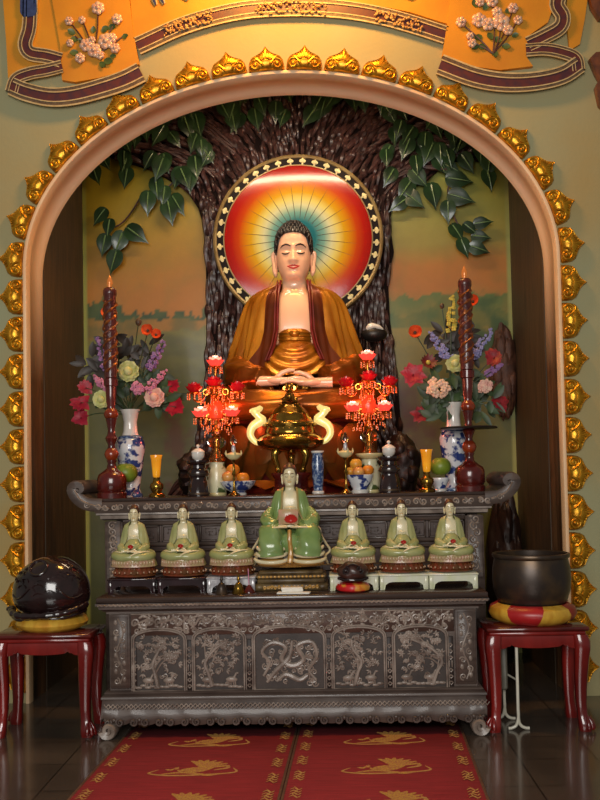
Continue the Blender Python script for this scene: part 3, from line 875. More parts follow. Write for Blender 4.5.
# ================================================================== RUGS
def rug(label, x0, x1, mpx, gl):
    root = thing('woven_mat', label, 'mat', ((x0 + x1) / 2, 4.50, 0), -.042, group='red woven mats before the altar')
    w = x1 - x0; hl = 1.35
    mb = MB(); mb.box((0, 0, .005), (w, 2 * hl, .010), .002)
    build(mb, 'weave', M['mat_red'], root)
    mb = MB()
    for s in (-1, 1): mb.box((s * (w / 2 - .006), 0, .007), (.014, 2 * hl + .004, .012), .002)
    mb.box((0, hl - .005, .007), (w, .014, .012), .002); mb.box((0, -hl + .005, .007), (w, .014, .012), .002)
    build(mb, 'edge_band', M['mat_edge'], root)
    Z = [.0104]
    def nz():
        Z[0] += .00002; return Z[0]
    def blob(mb, cx, cy, rx, ry, rot, n=14, k=0.0, ph=0):
        vs = []; z = nz()
        for i in range(n):
            a = 2 * PI * i / n
            r = 1 + k * math.sin(3 * a + ph)
            x, y = rx * r * math.cos(a), ry * r * math.sin(a)
            vs.append((cx + x * math.cos(rot) - y * math.sin(rot), cy + x * math.sin(rot) + y * math.cos(rot), z))
        mb.add(vs, [tuple(range(n))])
    def line(mb, pts, w_, n=16):
        z = nz()
        c = bez([(a, b, z) for a, b in pts], n)
        rows = []
        for i, p in enumerate(c):
            t = c[min(i + 1, n - 1)] - c[max(i - 1, 0)]; t.normalize()
            nn = Vector((-t.y, t.x, 0)); ww = w_ * (1 - .7 * abs(i / (n - 1) * 2 - 1) ** 2)
            rows.append([p + nn * ww, p - nn * ww])
        mb.loft(rows, wrap=False)
    rr = random.Random(3)
    mo2 = MB()
    mgm = mat('motif_gold', S(196, 152, 64), .7, col2=S(176, 104, 74), scale=110, lo=.46, hi=.58)
    for my in (.92, .41, -.10, -.61, -1.12):
        # a crested phoenix-like flourish: body, wing feathers, trailing clouds
        cx = .03; mo = MB()
        line(mo2, [(cx - .20, my - .02), (cx - .24, my - .08), (cx - .12, my - .11), (cx + .08, my - .09), (cx + .22, my - .05), (cx + .20, my + .02)], .011, 24)
        line(mo, [(cx - .17, my - .09), (cx - .05, my - .06), (cx + .08, my - .10), (cx + .16, my - .07)], .016)
        blob(mo, cx + .01, my - .01, .085, .04, .25, k=.15)
        for q in range(7):
            a = .1 + q * .32
            line(mo, [(cx + .02, my + .02), (cx + .02 + .07 * math.cos(a), my + .03 + .07 * math.sin(a)), (cx + .03 + .15 * math.cos(a + .12), my + .03 + .12 * math.sin(a + .12))], .017)
        for q in range(5):
            blob(mo, cx - .14 + q * .03, my - .02 + .025 * math.sin(q * 2), .024, .014, q, k=.2)
        line(mo2, [(cx + .10, my - .02), (cx + .17, my + .02), (cx + .15, my + .07)], .012)
        build(mo, 'woven_motif', mgm, root, smooth=False)
    mg = MB()
    for s in (-1, 1):
        for my in [1.2 - .25 * q for q in range(11)]:
            cx = s * (w / 2 - .065)
            for q in range(4):
                oy = my + q * .035
                line(mo2, [(cx - .028, oy), (cx - .008, oy + .022), (cx + .014, oy - .006), (cx + .030, oy + .018)], .0065, 8)
            line(mg, [(cx + .014, my - .02), (cx - .012, my + .04), (cx + .010, my + .10), (cx - .014, my + .15)], .004, 10)
    build(mo2, 'flourish_pattern', M['mat_gold'], root, smooth=False)
    build(mg, 'border_pattern', M['mat_gold'], root, smooth=False)
    return root
rug('red woven mat with gold flourishes, reaching the floor beside the wooden fish table', -1.076, -.026, 0, 0)
rug('red woven mat with gold flourishes, reaching the floor beside the bronze bowl table', -.020, .985, 0, 0)

# ================================================================== CARVING
def scroll_pair(mb, x, z, r, y, sgn, rnd, tr=.0065):
    """S-scroll with leaves, lying in the plane y"""
    a0 = rnd.uniform(0, 6.28)
    s1 = spiral((x - r * .8, z), r * .75, 1.35, a0, sgn, 14, y=y)
    s2 = spiral((x + r * .8, z), r * .75, 1.35, a0 + PI, sgn, 14, y=y)
    mb.tube(s1, [tr * (1.2 - .5 * i / 13) for i in range(14)], 5)
    mb.tube(s2, [tr * (1.2 - .5 * i / 13) for i in range(14)], 5)
    mb.tube(bez([s1[0], (x, y, z), s2[0]], 6), tr, 5)
    for k in range(3):
        a = rnd.uniform(0, 6.28); L = r * rnd.uniform(.5, .9)
        p = (x + r * .9 * math.cos(a), y, z + r * .5 * math.sin(a))
        mb.ell(p, (L * .42, tr * 1.2, L * .2), 7, 5, M=Matrix.Rotation(a, 3, 'Y'))
def fret(mb, x0, x1, z0, z1, y, t=.006):
    """square meander filling a frame"""
    w, h = x1 - x0, z1 - z0
    p = lambda u, v: (x0 + w * u, y, z0 + h * v)
    for path in ([(.08, .5), (.08, .88), (.45, .88), (.45, .3), (.2, .3), (.2, .6), (.32, .6)], [(.92, .5), (.92, .12), (.55, .12), (.55, .7), (.8, .7), (.8, .4), (.68, .4)]):
        for a, b in zip(path, path[1:]):
            A, B = Vector(p(*a)), Vector(p(*b)); c = (A + B) / 2; d = B - A
            mb.box(c, (abs(d.x) + t, t, abs(d.z) + t), t * .2)

# ================================================================== LOWER ALTAR
YA = 5.53
LA = thing('altar_table', 'low carved dark wood altar with five arched picture panels above a scalloped apron', 'altar', (0.0, YA, 0))
W = 1.20
mb = MB(); mb.box((0, .285, .832), (2 * W, .57, .036), .006); build(mb, 'tabletop', M['altar_top'], LA)
mb = MB()
prof = [(-.004, .814), (-.004, .800), (.012, .794), (.014, .776), (.030, .770), (.034, .762), (.052, .756), (.052, .745)]
def moulding(mb, prof, hw, dep=.55):
    rows = []
    for y, z in prof:
        rows.append([(-hw + y, dep, z), (-hw + y, y, z), (hw - y, y, z), (hw - y, dep, z)])
    mb.loft(rows, wrap=False)
moulding(mb, prof, W)
build(mb, 'cornice', M['altar'], LA)
mb = MB()
k = -W + .012
while k < W - .012:   # bead band under the top
    mb.tube([(k, -.006, .800), (k + .014, -.010, .806), (k + .03, -.006, .800)], .006, 5); k += .028
build(mb, 'bead_pattern', M['altar_carve'], LA)
BW = 1.130
mb = MB(); mb.box((0, .30, .51), (2 * BW, .49, .50)); build(mb, 'carcass', M['altar'], LA, smooth=False)
yf = .055
for s in (-1, 1):
    mb = MB(); mb.box((s * (BW - .068), yf - .006, .515), (.125, .018, .455), .004)
    mb.box((s * (BW - .068), yf - .014, .515), (.098, .010, .425), .003)
    o = build(mb, 'corner_pilaster', M['altar'], LA)
    rnd = random.Random(5 + s)
    mc = MB(); cx = s * (BW - .068)
    mc.tube(bez([(cx + .02 * math.sin(q * 1.25), yf - .021, .32 + q * .05) for q in range(9)], 40), .006, 5)
    for q in range(8):
        sg = 1 if q % 2 else -1
        mc.tube(spiral((cx + sg * .02, .335 + q * .05), .022, 1.3, rnd.uniform(0, 6), sg, 12, y=yf - .021), .005, 5)
        mc.ell((cx - sg * .026, yf - .02, .345 + q * .05), (.012, .006, .018), 7, 5)
    build(mc, 'vine_pattern', M['altar_carve'], o)
# frieze with scrolling flowers, cut by the arches
ARCHES = [(134.5, 184.5), (195, 244), (255, 324), (334, 384), (395, 446)]
AXs = [((PX(a, 660, YA + yf) - LA.location.x), (PX(b, 660, YA + yf) - LA.location.x)) for a, b in ARCHES]
Z0, ZS, ZT = .268, .578, .640
def arch_outline(x0, x1, d=0.0, n=16, z0=Z0):
    cx, hw = (x0 + x1) / 2, (x1 - x0) / 2 + d
    rise = (ZT - ZS) * (1.15 if hw > .18 else 1) + d
    return [(cx - hw, z0)] + [(cx + hw * math.cos(PI - PI * i / n), ZS + rise * math.sin(PI * i / n) ** .8) for i in range(n + 1)] + [(cx + hw, z0)]
FX = BW - .135
mb = MB()
mb.box((0, yf - .002, .676), (2 * FX, .016, .135), .003)
o = build(mb, 'frieze', M['altar_red'], LA)
mc = MB(); rnd = random.Random(21)
x = -FX + .06
while x < FX - .03:
    mid = min(abs(x - (a + b) / 2) / ((b - a) / 2) for a, b in AXs)
    zc = .694
    scroll_pair(mc, x, zc + rnd.uniform(-.006, .006), .034, yf - .013, 1 if rnd.random() < .5 else -1, rnd)
    mc.ell((x + .055, yf - .012, zc + rnd.uniform(-.02, .02)), (.016, .010, .016), 8, 6)
    for q in range(5):
        a = q * 1.257 + x
        mc.ell((x + .055 + .018 * math.cos(a), yf - .011, zc + .018 * math.sin(a)), (.011, .007, .011), 6, 5)
    if mid > .55:
        scroll_pair(mc, x, zc - .055, .026, yf - .013, -1, rnd, .005)
    for q in range(6):
        a = rnd.uniform(0, 6.28); L = rnd.uniform(.014, .024)
        mc.ell((x + rnd.uniform(-.05, .05), yf - .012, zc + rnd.choice((-1, 1)) * rnd.uniform(.022, .042)), (L, .006, L * .45), 7, 5, M=Matrix.Rotation(a, 3, 'Y'))
    x += .088
build(mc, 'flower_pattern', M['altar_carve'], o)
mb = MB(); mb.box((0, yf - .013, .741), (2 * FX, .012, .010), .003); build(mb, 'upper_bead', M['altar_carve'], LA)

def tree_relief(mc, x0, x1, y, rnd, style):
    w = x1 - x0; cx = (x0 + x1) / 2
    p = lambda u, v: (x0 + w * u, y, Z0 + .02 + (ZT - Z0 - .045) * v)
    if style == 'dragon':
        for k, path in enumerate(([(.1, .2), (.2, .45), (.08, .65), (.25, .82), (.45, .72), (.38, .5), (.55, .38), (.72, .5), (.62, .75), (.85, .82), (.92, .55), (.8, .3), (.9, .12)],
                     [(.3, .1), (.45, .22), (.65, .12), (.78, .2)], [(.15, .08), (.3, .3), (.5, .55), (.55, .85)])):
            c = bez([p(*q) for q in path], 46)
            mc.tube(c, [.018 - .009 * abs(i / 45 * 2 - 1) for i in range(46)], 7)
            for i in range(3, 44, 3):
                t = (c[i + 1] - c[i - 1]).normalized()
                mc.ell(c[i] + Vector((-t.z, 0, t.x)) * .010, (.008, .006, .006), 6, 5)
        for q in range(60):
            mc.tube(spiral((x0 + w * rnd.uniform(.08, .92), Z0 + .03 + (ZT - Z0 - .09) * rnd.random()), rnd.uniform(.014, .024), 1.3, rnd.uniform(0, 6), rnd.choice((-1, 1)), 12, y=y), .005, 5)
        return
    lean = {'pine': -.1, 'bamboo': .15, 'willow': -.15, 'plum': .2}[style]
    base = rnd.uniform(.3, .5) if style != 'plum' else .75
    tr = [p(base, .02), p(base + lean * .5, .25), p(base + lean, .45), p(base - lean * .2, .68), p(.5 - lean, .85)]
    mc.tube(bez(tr, 20), [.015 - .007 * i / 19 for i in range(20)], 6)
    tips = []
    for q in range(8):
        s = bez(tr, 20)[5 + q * 2 if 5 + q * 2 < 20 else 19]
        e = p(rnd.uniform(.08, .92), rnd.uniform(.45, .95))
        mc.tube(bez([s, ((s[0] + e[0]) / 2, y, (s[2] + e[2]) / 2 + .02), e], 8), [.006, .006, .005, .005, .004, .004, .004, .003], 5)
        tips.append(e)
    for e in tips:
        if style in ('pine', 'plum'):
            for q in range(8):
                a = q * PI / 4
                mc.ell((e[0] + .014 * math.cos(a), y - .002, e[2] + .012 * math.sin(a)), (.011, .006, .008), 6, 5)
            mc.ell((e[0], y - .005, e[2]), (.012, .007, .012), 6, 5)
        else:
            for q in range(6):
                a = rnd.uniform(0, 6.28); L = rnd.uniform(.016, .028)
                mc.ell((e[0] + L * .7 * math.cos(a), y, e[2] + L * .7 * math.sin(a)), (L * .6, .005, .006), 6, 5, M=Matrix.Rotation(-a, 3, 'Y'))
    for q in range(64):         # leaves and rocks filling the ground of the picture
        c = p(rnd.uniform(.04, .96), rnd.uniform(.25, .97)); a = rnd.uniform(0, 6.28)
        for j in range(3):
            b = a + (j - 1) * .8
            mc.ell((c[0] + .014 * math.cos(b), y + .001, c[2] + .014 * math.sin(b)), (.015, .005, .006), 6, 4, M=Matrix.Rotation(-b, 3, 'Y'))
    for q in range(8):
        mc.tube(spiral((x0 + w * rnd.uniform(.1, .9), Z0 + .04 + (ZT - Z0 - .1) * rnd.random()), rnd.uniform(.012, .02), 1.2, rnd.uniform(0, 6), rnd.choice((-1, 1)), 10, y=y), .0045, 5)
    for q in range(2):          # an animal under the tree
        ax = .22 + .52 * q + rnd.uniform(-.05, .05)
        b = p(ax, .14)
        mc.ell(b, (.036, .012, .019), 10, 7)
        n_ = p(ax + .10, .26)
        mc.tube([b, ((b[0] * .3 + n_[0] * .7), y, (b[2] + n_[2]) / 2), n_], [.010, .007, .006], 6)
        mc.ell((n_[0] + .006, y, n_[2]), (.011, .007, .007), 7, 5)
        for l in (-.06, -.02, .04, .08):
            q0 = p(ax + l, .10); q1 = p(ax + l + .01, .01); mc.tube([q0, q1], [.005, .0035], 5)
    for q in range(10):
        c = p(q / 9 * .9 + .05, rnd.uniform(.0, .05)); mc.ell(c, (.022, .007, .010), 7, 5)
for (x0, x1), st in zip(AXs, ('pine', 'willow', 'dragon', 'bamboo', 'plum')):
    mb = MB(); po = arch_outline(x0, x1)
    mb.prism(po, (0, yf - .002, 0), (1, 0, 0), (0, 0, 1), (0, -1, 0), .003)
    o = build(mb, 'arched_panel', M['altar_panel'], LA)
    mb = MB()
    for d, r, yy in ((.002, .007, yf - .014), (.014, .005, yf - .012)):
        pts = [(a, yy, b) for a, b in arch_outline(x0, x1, d)]
        mb.tube(pts + [pts[0]], r, 6)
    build(mb, 'panel_frame', M['altar_carve'], o)
    mc = MB(); tree_relief(mc, x0 + .012, x1 - .012, yf - .010, random.Random(int(x0 * 1000)), st)
    build(mc, 'carved_pattern', M['altar_carve'], o)
gaps = [(-FX + .016 + 0, AXs[0][0])] + [(AXs[i][1], AXs[i + 1][0]) for i in range(4)] + [(AXs[4][1], FX)]
for a, b in gaps:
    c = (a + b) / 2
    mb = MB(); mb.box((c, yf - .004, (Z0 + ZS) / 2), (.036, .014, ZS - Z0), .003)
    o = build(mb, 'divider_post', M['altar_deep'], LA)
    mc = MB()
    for q in range(7):
        z = Z0 + .03 + q * .038
        if q == 3:
            for s in (-1, 1): mc.box((c + s * .008, yf - .013, z), (.006, .008, .045), .002)
        else:
            for s in (-1, 1): mc.tube([(c, yf - .013, z + .010), (c + s * .012, yf - .013, z), (c, yf - .013, z - .012)], .0045, 5)
    build(mc, 'chain_pattern', M['altar_carve'], o)
mb = MB()
moulding(mb, [(.050, .275), (.030, .270), (.024, .262), (.030, .254), (.016, .248), (.008, .240), (.008, .228), (.03, .222)], W - .015)
build(mb, 'base_moulding', M['altar'], LA)
# curved scalloped apron
mb = MB(); nx = 150; rows = []
HW = W - .028
def zlow(x):
    u = abs(x) / HW
    s = abs(math.sin(u * PI * 7 + .3)) ** .6
    return .075 + .028 * (1 - s) + (.02 if u > .93 else 0)
for t in range(9):
    q = t / 8
    row = []
    for i in range(nx + 1):
        x = -HW + 2 * HW * i / nx
        z = lerp(.228, zlow(x), q)
        y = .030 - .055 * math.sin(q * PI * .62) + .012 * q
        row.append((x, y, z))
    rows.append(row)
rows.append([(x, y + .03, z + .004) for x, y, z in rows[-1]])
mb.loft(rows, wrap=False)
for s in (-1, 1):
    rows = []
    for t in range(9):
        q = t / 8
        z = lerp(.228, .09, q); y = .030 - .055 * math.sin(q * PI * .62) + .012 * q
        rows.append([(s * HW, y, z), (s * (HW + .0), .3, z), (s * HW, .55, z)])
    mb.loft(rows, wrap=False)
AP = build(mb, 'apron', M['altar'], LA)
mc = MB(); i = 0
x = -HW + .02
while x < HW - .02:
    mc.tube([(x, -.016, .206), (x + .014, -.022, .190), (x + .028, -.016, .206)], .004, 5)
    mc.tube([(x + .014, -.020, .196), (x + .028, -.025, .178), (x + .042, -.020, .196)], .0035, 5)
    x += .028
build(mc, 'lambrequin_pattern', M['altar_carve'], AP)
for k in range(-7, 8):
    xc = k / 7 * HW * .93; mc = MB()
    for s in (-1, 1):
        mc.tube(spiral((xc + s * .036, .100), .024, 1.4, PI / 2 + s * .8, s, 14, y=-.028), [.0085] * 8 + [.008, .007, .006, .006, .006, .007], 6)
    mc.ell((xc, -.026, .112), (.013, .009, .013), 8, 6)
    build(mc, 'apron_scroll', M['altar'], AP)
for s in (-1, 1):
    mb = MB(); cx = s * (W - .075)
    sp = spiral((cx, .052), .048, 1.7, (-.2 if s > 0 else PI + .2), -s, 30, y=-.02)
    rows = []
    for i, p_ in enumerate(sp):
        r = .016 - .006 * i / 29
        d = Vector((p_[0] - cx, 0, p_[2] - .052)); d.normalize()
        c = Vector(p_)
        rows.append([c - d * r + Vector((0, -.022, 0)), c + d * r * .5 + Vector((0, -.030, 0)), c + d * r + Vector((0, -.018, 0)), c + d * r + Vector((0, .07, 0)), c - d * r + Vector((0, .07, 0))])
    mb.loft(rows, True, True, True)
    mb.box((cx, .05, .12), (.09, .10, .08), .02)
    build(mb, 'scroll_foot', M['altar_carve'], LA)
    mb = MB(); mb.box((cx, .50, .11), (.10, .08, .22), .02); build(mb, 'rear_foot', M['altar'], LA)

# ================================================================== UPPER ALTAR
YU = 6.12
UA = thing('altar_table', 'high dark wood altar with upturned scroll ends, standing behind the low altar under the lamps', 'altar', (0.0, YU, 0))
UT = 1.445
hw = 1.33
mb = MB(); mb.box((0, .30, UT - .012), (2 * 1.38, .62, .024), .004); build(mb, 'tabletop', M['altar_top'], UA)
mb = MB(); mb.box((0, .0, UT - .062), (2 * 1.35, .03, .076), .004)
o = build(mb, 'frieze', M['altar'], UA)
mc = MB(); rnd = random.Random(31)
k = -1.30
while k < 1.3:
    scroll_pair(mc, k, UT - .060, .030, -.018, rnd.choice((-1, 1)), rnd, .006); k += .108
build(mc, 'scroll_pattern', M['altar_carve'], o)
mb = MB(); moulding(mb, [(-.01, UT - .100), (-.012, UT - .112), (.01, UT - .118), (.012, UT - .14), (.03, UT - .150)], 1.33, .58); build(mb, 'cornice', M['altar_carve'], UA)
for s in (-1, 1):       # upturned ends
    path = bez([(s * 1.30, 0, UT - .045), (s * 1.40, 0, UT - .035), (s * 1.47, 0, UT + .01), (s * 1.505, 0, UT + .07), (s * 1.47, 0, UT + .10), (s * 1.435, 0, UT + .075), (s * 1.45, 0, UT + .05), (s * 1.47, 0, UT + .06)], 30)
    rad = [interp([(0, .045), (.3, .044), (.5, .034), (.7, .024), (1, .012)], i / 29)[0] for i in range(30)]
    rows = []
    for i, c in enumerate(path):
        t = path[min(i + 1, 29)] - path[max(i - 1, 0)]; t.normalize()
        nn = Vector((-t.z, 0, t.x)); r = rad[i]
        rows.append([c + nn * r + Vector((0, -.010, 0)), c + nn * r * .7 + Vector((0, -.02, 0)), c - nn * r * .7 + Vector((0, -.02, 0)), c - nn * r + Vector((0, -.010, 0)), c - nn * r + Vector((0, .58, 0)), c + nn * r + Vector((0, .58, 0))])
    mb = MB(); mb.loft(rows, True, True, True)
    o = build(mb, 'scroll_end', M['altar'], UA)
    mc = MB()
    mc.tube(bez([(s * 1.34, -.022, UT - .05), (s * 1.40, -.022, UT - .03), (s * 1.45, -.022, UT), (s * 1.485, -.022, UT + .06)], 10), .007, 5)
    mc.tube(spiral((s * 1.40, UT - .04), .024, 1.4, 0, s, 14, y=-.022), .006, 5)
    build(mc, 'curl_pattern', M['altar_carve'], o)
for s in (-1, 1):
    mb = MB(); mb.box((s * 1.225, .03, .64), (.125, .05, 1.29), .006); mb.box((s * 1.225, .002, 1.08), (.10, .012, .42), .003)
    o = build(mb, 'front_leg', M['altar'], UA)
    mc = MB(); rnd = random.Random(41 + s)
    for q in range(9):
        mc.tube(spiral((s * 1.225 + rnd.uniform(-.012, .012), .90 + q * .045), .03, 1.4, rnd.uniform(0, 6), rnd.choice((-1, 1)), 14, y=-.006), .006, 5)
        mc.ell((s * 1.225 + rnd.uniform(-.03, .03), -.006, .92 + q * .045), (.014, .006, .01), 6, 5)
    build(mc, 'vine_pattern', M['altar_carve'], o)
    mb = MB(); mb.box((s * 1.225, .555, .64), (.125, .05, 1.29), .006); build(mb, 'rear_leg', M['altar'], UA)
    mb = MB(); mb.box((s * 1.225, .29, 1.0), (.02, .48, .55)); build(mb, 'side_panel', M['altar_deep'], UA)
mb = MB(); mb.box((0, .06, 1.0), (2.34, .02, .60)); build(mb, 'back_board', M['altar_red'], UA, smooth=False)
for z, h in ((UT - .175, .03), (1.125, .03), (1.085, .022), (.95, .05)):
    mb = MB(); mb.box((0, .035, z), (2.34, .035, h), .008); build(mb, 'rail', M['altar'], UA)
for k in range(9):
    cx = -1.04 + k * .26
    mb = MB()
    x0, x1, z0, z1 = cx - .115, cx + .115, 1.145, 1.25
    for a in ((x0, z0, x1, z0), (x0, z1, x1, z1), (x0, z0, x0, z1), (x1, z0, x1, z1)):
        mb.box(((a[0] + a[2]) / 2, .040, (a[1] + a[3]) / 2), (abs(a[2] - a[0]) + .014, .026, abs(a[3] - a[1]) + .014), .004)
    fret(mb, x0 + .02, x1 - .02, z0 + .015, z1 - .015, .046)
    build(mb, 'fret_panel', M['altar'], UA)

# ================================================================== RED SIDE TABLES
def red_table(label, loc):
    root = thing('side_table', label, 'table', loc, group='red lacquered stands beside the altar')
    h = .63; w, d = .295, .175
    mb = MB(); mb.box((0, 0, h - .014), (2 * w + .03, 2 * d + .03, .028), .008); mb.box((0, 0, h + .001), (2 * w - .03, 2 * d - .03, .004), .001); build(mb, 'tabletop', M['redwood_top'], root)
    mb = MB(); mb.box((0, 0, h - .042), (2 * w - .005, 2 * d - .005, .030), .008); build(mb, 'moulding', M['redwood'], root)
    for (ax, sx, hw_) in (('x', -1, w), ('x', 1, w), ('y', -1, d), ('y', 1, d)):
        mb = MB(); n = 48; top, bot = [], []
        for i in range(n + 1):
            u = -1 + 2 * i / n; L = (w if ax == 'x' else d) - .03
            dep = .072 + .030 * max(0, abs(u) - .55) / .45 - .016 * G(abs(u) - .62, .05) + .008 * math.cos(u * 3)
            a = u * L; o_ = ((d if ax == 'x' else w) - .018)
            f = (lambda a, o, z: (a, sx * o, z)) if ax == 'x' else (lambda a, o, z: (sx * o, a, z))
            top.append([f(a, o_, h - .052), f(a, o_ + .004, h - .052 - dep * .5), f(a, o_, h - .052 - dep), f(a, o_ - .022, h - .052 - dep), f(a, o_ - .022, h - .052)])
        mb.loft(top, True, True, True)
        for s in (-1, 1):
            L = (w if ax == 'x' else d) - .03
            if ax == 'x':
                mb.tube(spiral((s * L * .66, h - .105), .018, 1.3, PI / 2, s, 14, y=sx * (d - .018 + (.003 * sx if sx < 0 else .003))), .0065, 6)
        build(mb, 'apron', M['redwood'], root)
    for sx in (-1, 1):
        for sy in (-1, 1):
            mb = MB(); dx, dy = sx * .7, sy * .7
            prof = [(h - .05, .0, .045), (h - .09, .012, .050), (h - .14, .014, .049), (h - .2, .008, .044), (h - .3, .0, .040), (.25, -.004, .036), (.16, -.004, .032), (.10, .002, .031), (.075, .008, .034), (.05, .016, .039), (.025, .02, .041), (.0, .02, .037)]
            rows = []
            for z, off, r in prof:
                c = Vector((sx * (w - .035) + dx * off, sy * (d - .035) + dy * off, z))
                rows.append([c + Vector((math.copysign(abs(math.cos(a)) ** .7, math.cos(a)) * r, math.copysign(abs(math.sin(a)) ** .7, math.sin(a)) * r, 0)) for a in [2 * PI * k / 16 for k in range(16)]])
            mb.loft(rows, True, True, True)
            for k in range(3):           # claw toes
                a = math.atan2(sy, sx) + (k - 1) * .65
                c = Vector((sx * (w - .035) + dx * .026, sy * (d - .035) + dy * .026, 0))
                e = Vector((math.cos(a), math.sin(a), 0))
                mb.tube([c + e * .018 + Vector((0, 0, .085)), c + e * .036 + Vector((0, 0, .055)), c + e * .046 + Vector((0, 0, .022)), c + e * .05 + Vector((0, 0, .012))], [.008, .013, .014, .006], 8)
            mb.ell((sx * (w - .035) + dx * .03, sy * (d - .035) + dy * .03, h - .115), (.034, .034, .042), 12, 8)
            build(mb, 'leg', M['redwood'], root)
    return root
TL = (-1.545, 5.73, 0); TR = (1.498, 5.73, 0)
red_table('red lacquered stand with clawed feet under the large black wooden fish', TL)
red_table('red lacquered stand with clawed feet under the big bronze bowl', TR)

# cushion & wooden fish ---------------------------------------------
c_ = (-1.535, 5.74, .634)
mb = MB(); mb.lathe([(.01, .0), (.17, .0), (.215, .025), (.225, .045), (.21, .075), (.17, .090), (.12, .078), (.01, .072)], seg=48, fold=lambda a, z: .018 * math.sin(a * 22) * (z > .005))
single(mb, 'cushion', M['cush_yellow'], 'round gathered yellow satin cushion under the large black wooden fish', 'cushion', c_)
WFZ = .672
wf_ = thing('wooden_fish', 'large black lacquered wooden fish drum, round and carved, on a yellow cushion', 'wooden fish', (-1.535, 5.74, WFZ))
mb = MB()
def fishfn(d):
    k = 1.0
    if d.z < -.25: k *= 1 - .16 * (-.25 - d.z)
    k *= 1 + .02 * math.sin(d.x * 4 + 1) + .10 * G(d.z + .62, .28)
    return k
rows = []
mb.ell((0, 0, .212), (.245, .20, .212), 48, 32, fn=fishfn)
build(mb, 'drum_body', M['dark_lacquer'], wf_)
mb = MB()        # the thick lip that runs round the mouth slit
lip = bez([(-.250, -.02, .095), (-.222, -.10, .080), (-.135, -.172, .070), (0, -.198, .072), (.13, -.175, .086), (.205, -.105, .108), (.228, -.02, .12)], 40)
mb.tube(lip, [.022 + .004 * math.sin(i * 1.9) for i in range(40)], 10)
mb.tube([p + Vector((0, .03, -.03)) for p in lip[3:37]], .016, 8)
mb.ell((-.255, -.03, .095), (.032, .028, .020), 12, 8)
build(mb, 'mouth_lip', M['dark_lacquer'], wf_)
mb = MB()
rg = []
for i in range(33):
    a = 2 * PI * i / 32
    d = Vector((-.045 + .058 * math.cos(a), -.14, .36 + .042 * math.sin(a)))
    rg.append((d.x, -.200 * math.sqrt(max(0.02, 1 - (d.x / .245) ** 2 - ((d.z - .212) / .212) ** 2)) - .002, d.z))
mb.tube(rg, .010, 8)
for k in range(26):      # carved scales and fins
    rnd = random.Random(k)
    a, b = rnd.uniform(-1.2, 1.2), rnd.uniform(-.62, .72)
    if -.5 < a < .15 and b > .4: continue
    pts = []
    for q in range(7):
        aa, bb = a + .16 * math.cos(q / 6 * PI), b + .12 * math.sin(q / 6 * PI)
        pts.append((.246 * math.cos(bb) * math.sin(aa), -.201 * math.cos(bb) * math.cos(aa), .212 + .213 * math.sin(bb)))
    mb.tube(pts, [.002, .005, .006, .006, .006, .005, .002], 5)
for s in (-1, 1):
    pts = []
    for q in range(14):
        t = q / 13
        aa, bb = s * (.35 + .75 * t), .15 - .5 * math.sin(t * PI) * .4 - .25 * t
        pts.append((.247 * math.cos(bb) * math.sin(aa), -.202 * math.cos(bb) * math.cos(aa), .212 + .214 * math.sin(bb)))
    mb.tube(pts, .007, 6)
build(mb, 'carved_pattern', M['dark_lacquer'], wf_)

# cushion & bowl -----------------------------------------------------
cr = thing('cushion', 'round cushion of alternating red and yellow satin wedges under the big bronze bowl', 'cushion', (1.51, 5.74, .634))
prof = [(.01, 0), (.20, 0), (.255, .03), (.272, .065), (.26, .10), (.215, .122), (.18, .105), (.12, .082), (.01, .08)]
for mi, nm, par in ((0, 'yellow_wedge', 0), (1, 'red_wedge', 1)):
    for k in range(8):
        if k % 2 != par: continue
        mb = MB(); rows = []
        for r, z in prof:
            sh = .32 * (z / .135 - .5) * (1 if par == 0 else -1)
            half = PI / 8 - sh * .55
            rows.append([(r * math.cos(k * PI / 4 + PI / 8 + half * u), r * math.sin(k * PI / 4 + PI / 8 + half * u), z) for u in [-1, -.6, -.2, .2, .6, 1]])
        mb.loft(rows, wrap=False)
        build(mb, nm, M['cush_yellow'] if mi == 0 else M['cush_red'], cr)
mb = MB(); mb.lathe([(.01, .0), (.12, .0), (.175, .02), (.215, .065), (.236, .13), (.242, .20), (.238, .27), (.228, .315), (.226, .325), (.236, .332), (.240, .345), (.236, .356), (.222, .358), (.212, .352), (.212, .32), (.216, .25), (.215, .15), (.19, .06), (.12, .03), (.01, .025)], seg=64)
single(mb, 'singing_bowl', M['bronze'], 'large dark bronze singing bowl with thick rim on a red and yellow cushion', 'bowl', (1.51, 5.74, .706))

# white metal stand under the bowl table ------------------------------
ws = thing('metal_stand', 'white painted metal stand with splayed feet tucked under the bronze bowl table', 'stand', (1.335, 5.70, 0))
for y, x, nm in ((-.10, .04, 'leg'), (.12, .0, 'leg')):
    mb = MB()
    mb.tube(bez([(x, y, .60), (x, y, .3), (x, y, .08), (x + .012, y, .03), (x + .04, y, .012), (x + .065, y, .010)], 18), .010, 8)
    mb.tube(bez([(x, y, .12), (x, y, .08), (x - .012, y, .03), (x - .04, y, .012), (x - .062, y, .010)], 14), .010, 8)
    build(mb, nm, M['white_metal'], ws)
mb = MB(); mb.tube([(.04, -.10, .595), (.0, .12, .595)], .009, 8); mb.tube([(.04, -.10, .30), (.0, .12, .30)], .006, 8); build(mb, 'cross_bar', M['white_metal'], ws)
mb = MB(); mb.box((-.015, .07, .40), (.045, .10, .38), .012); build(mb, 'board', M['grey_board'], ws)
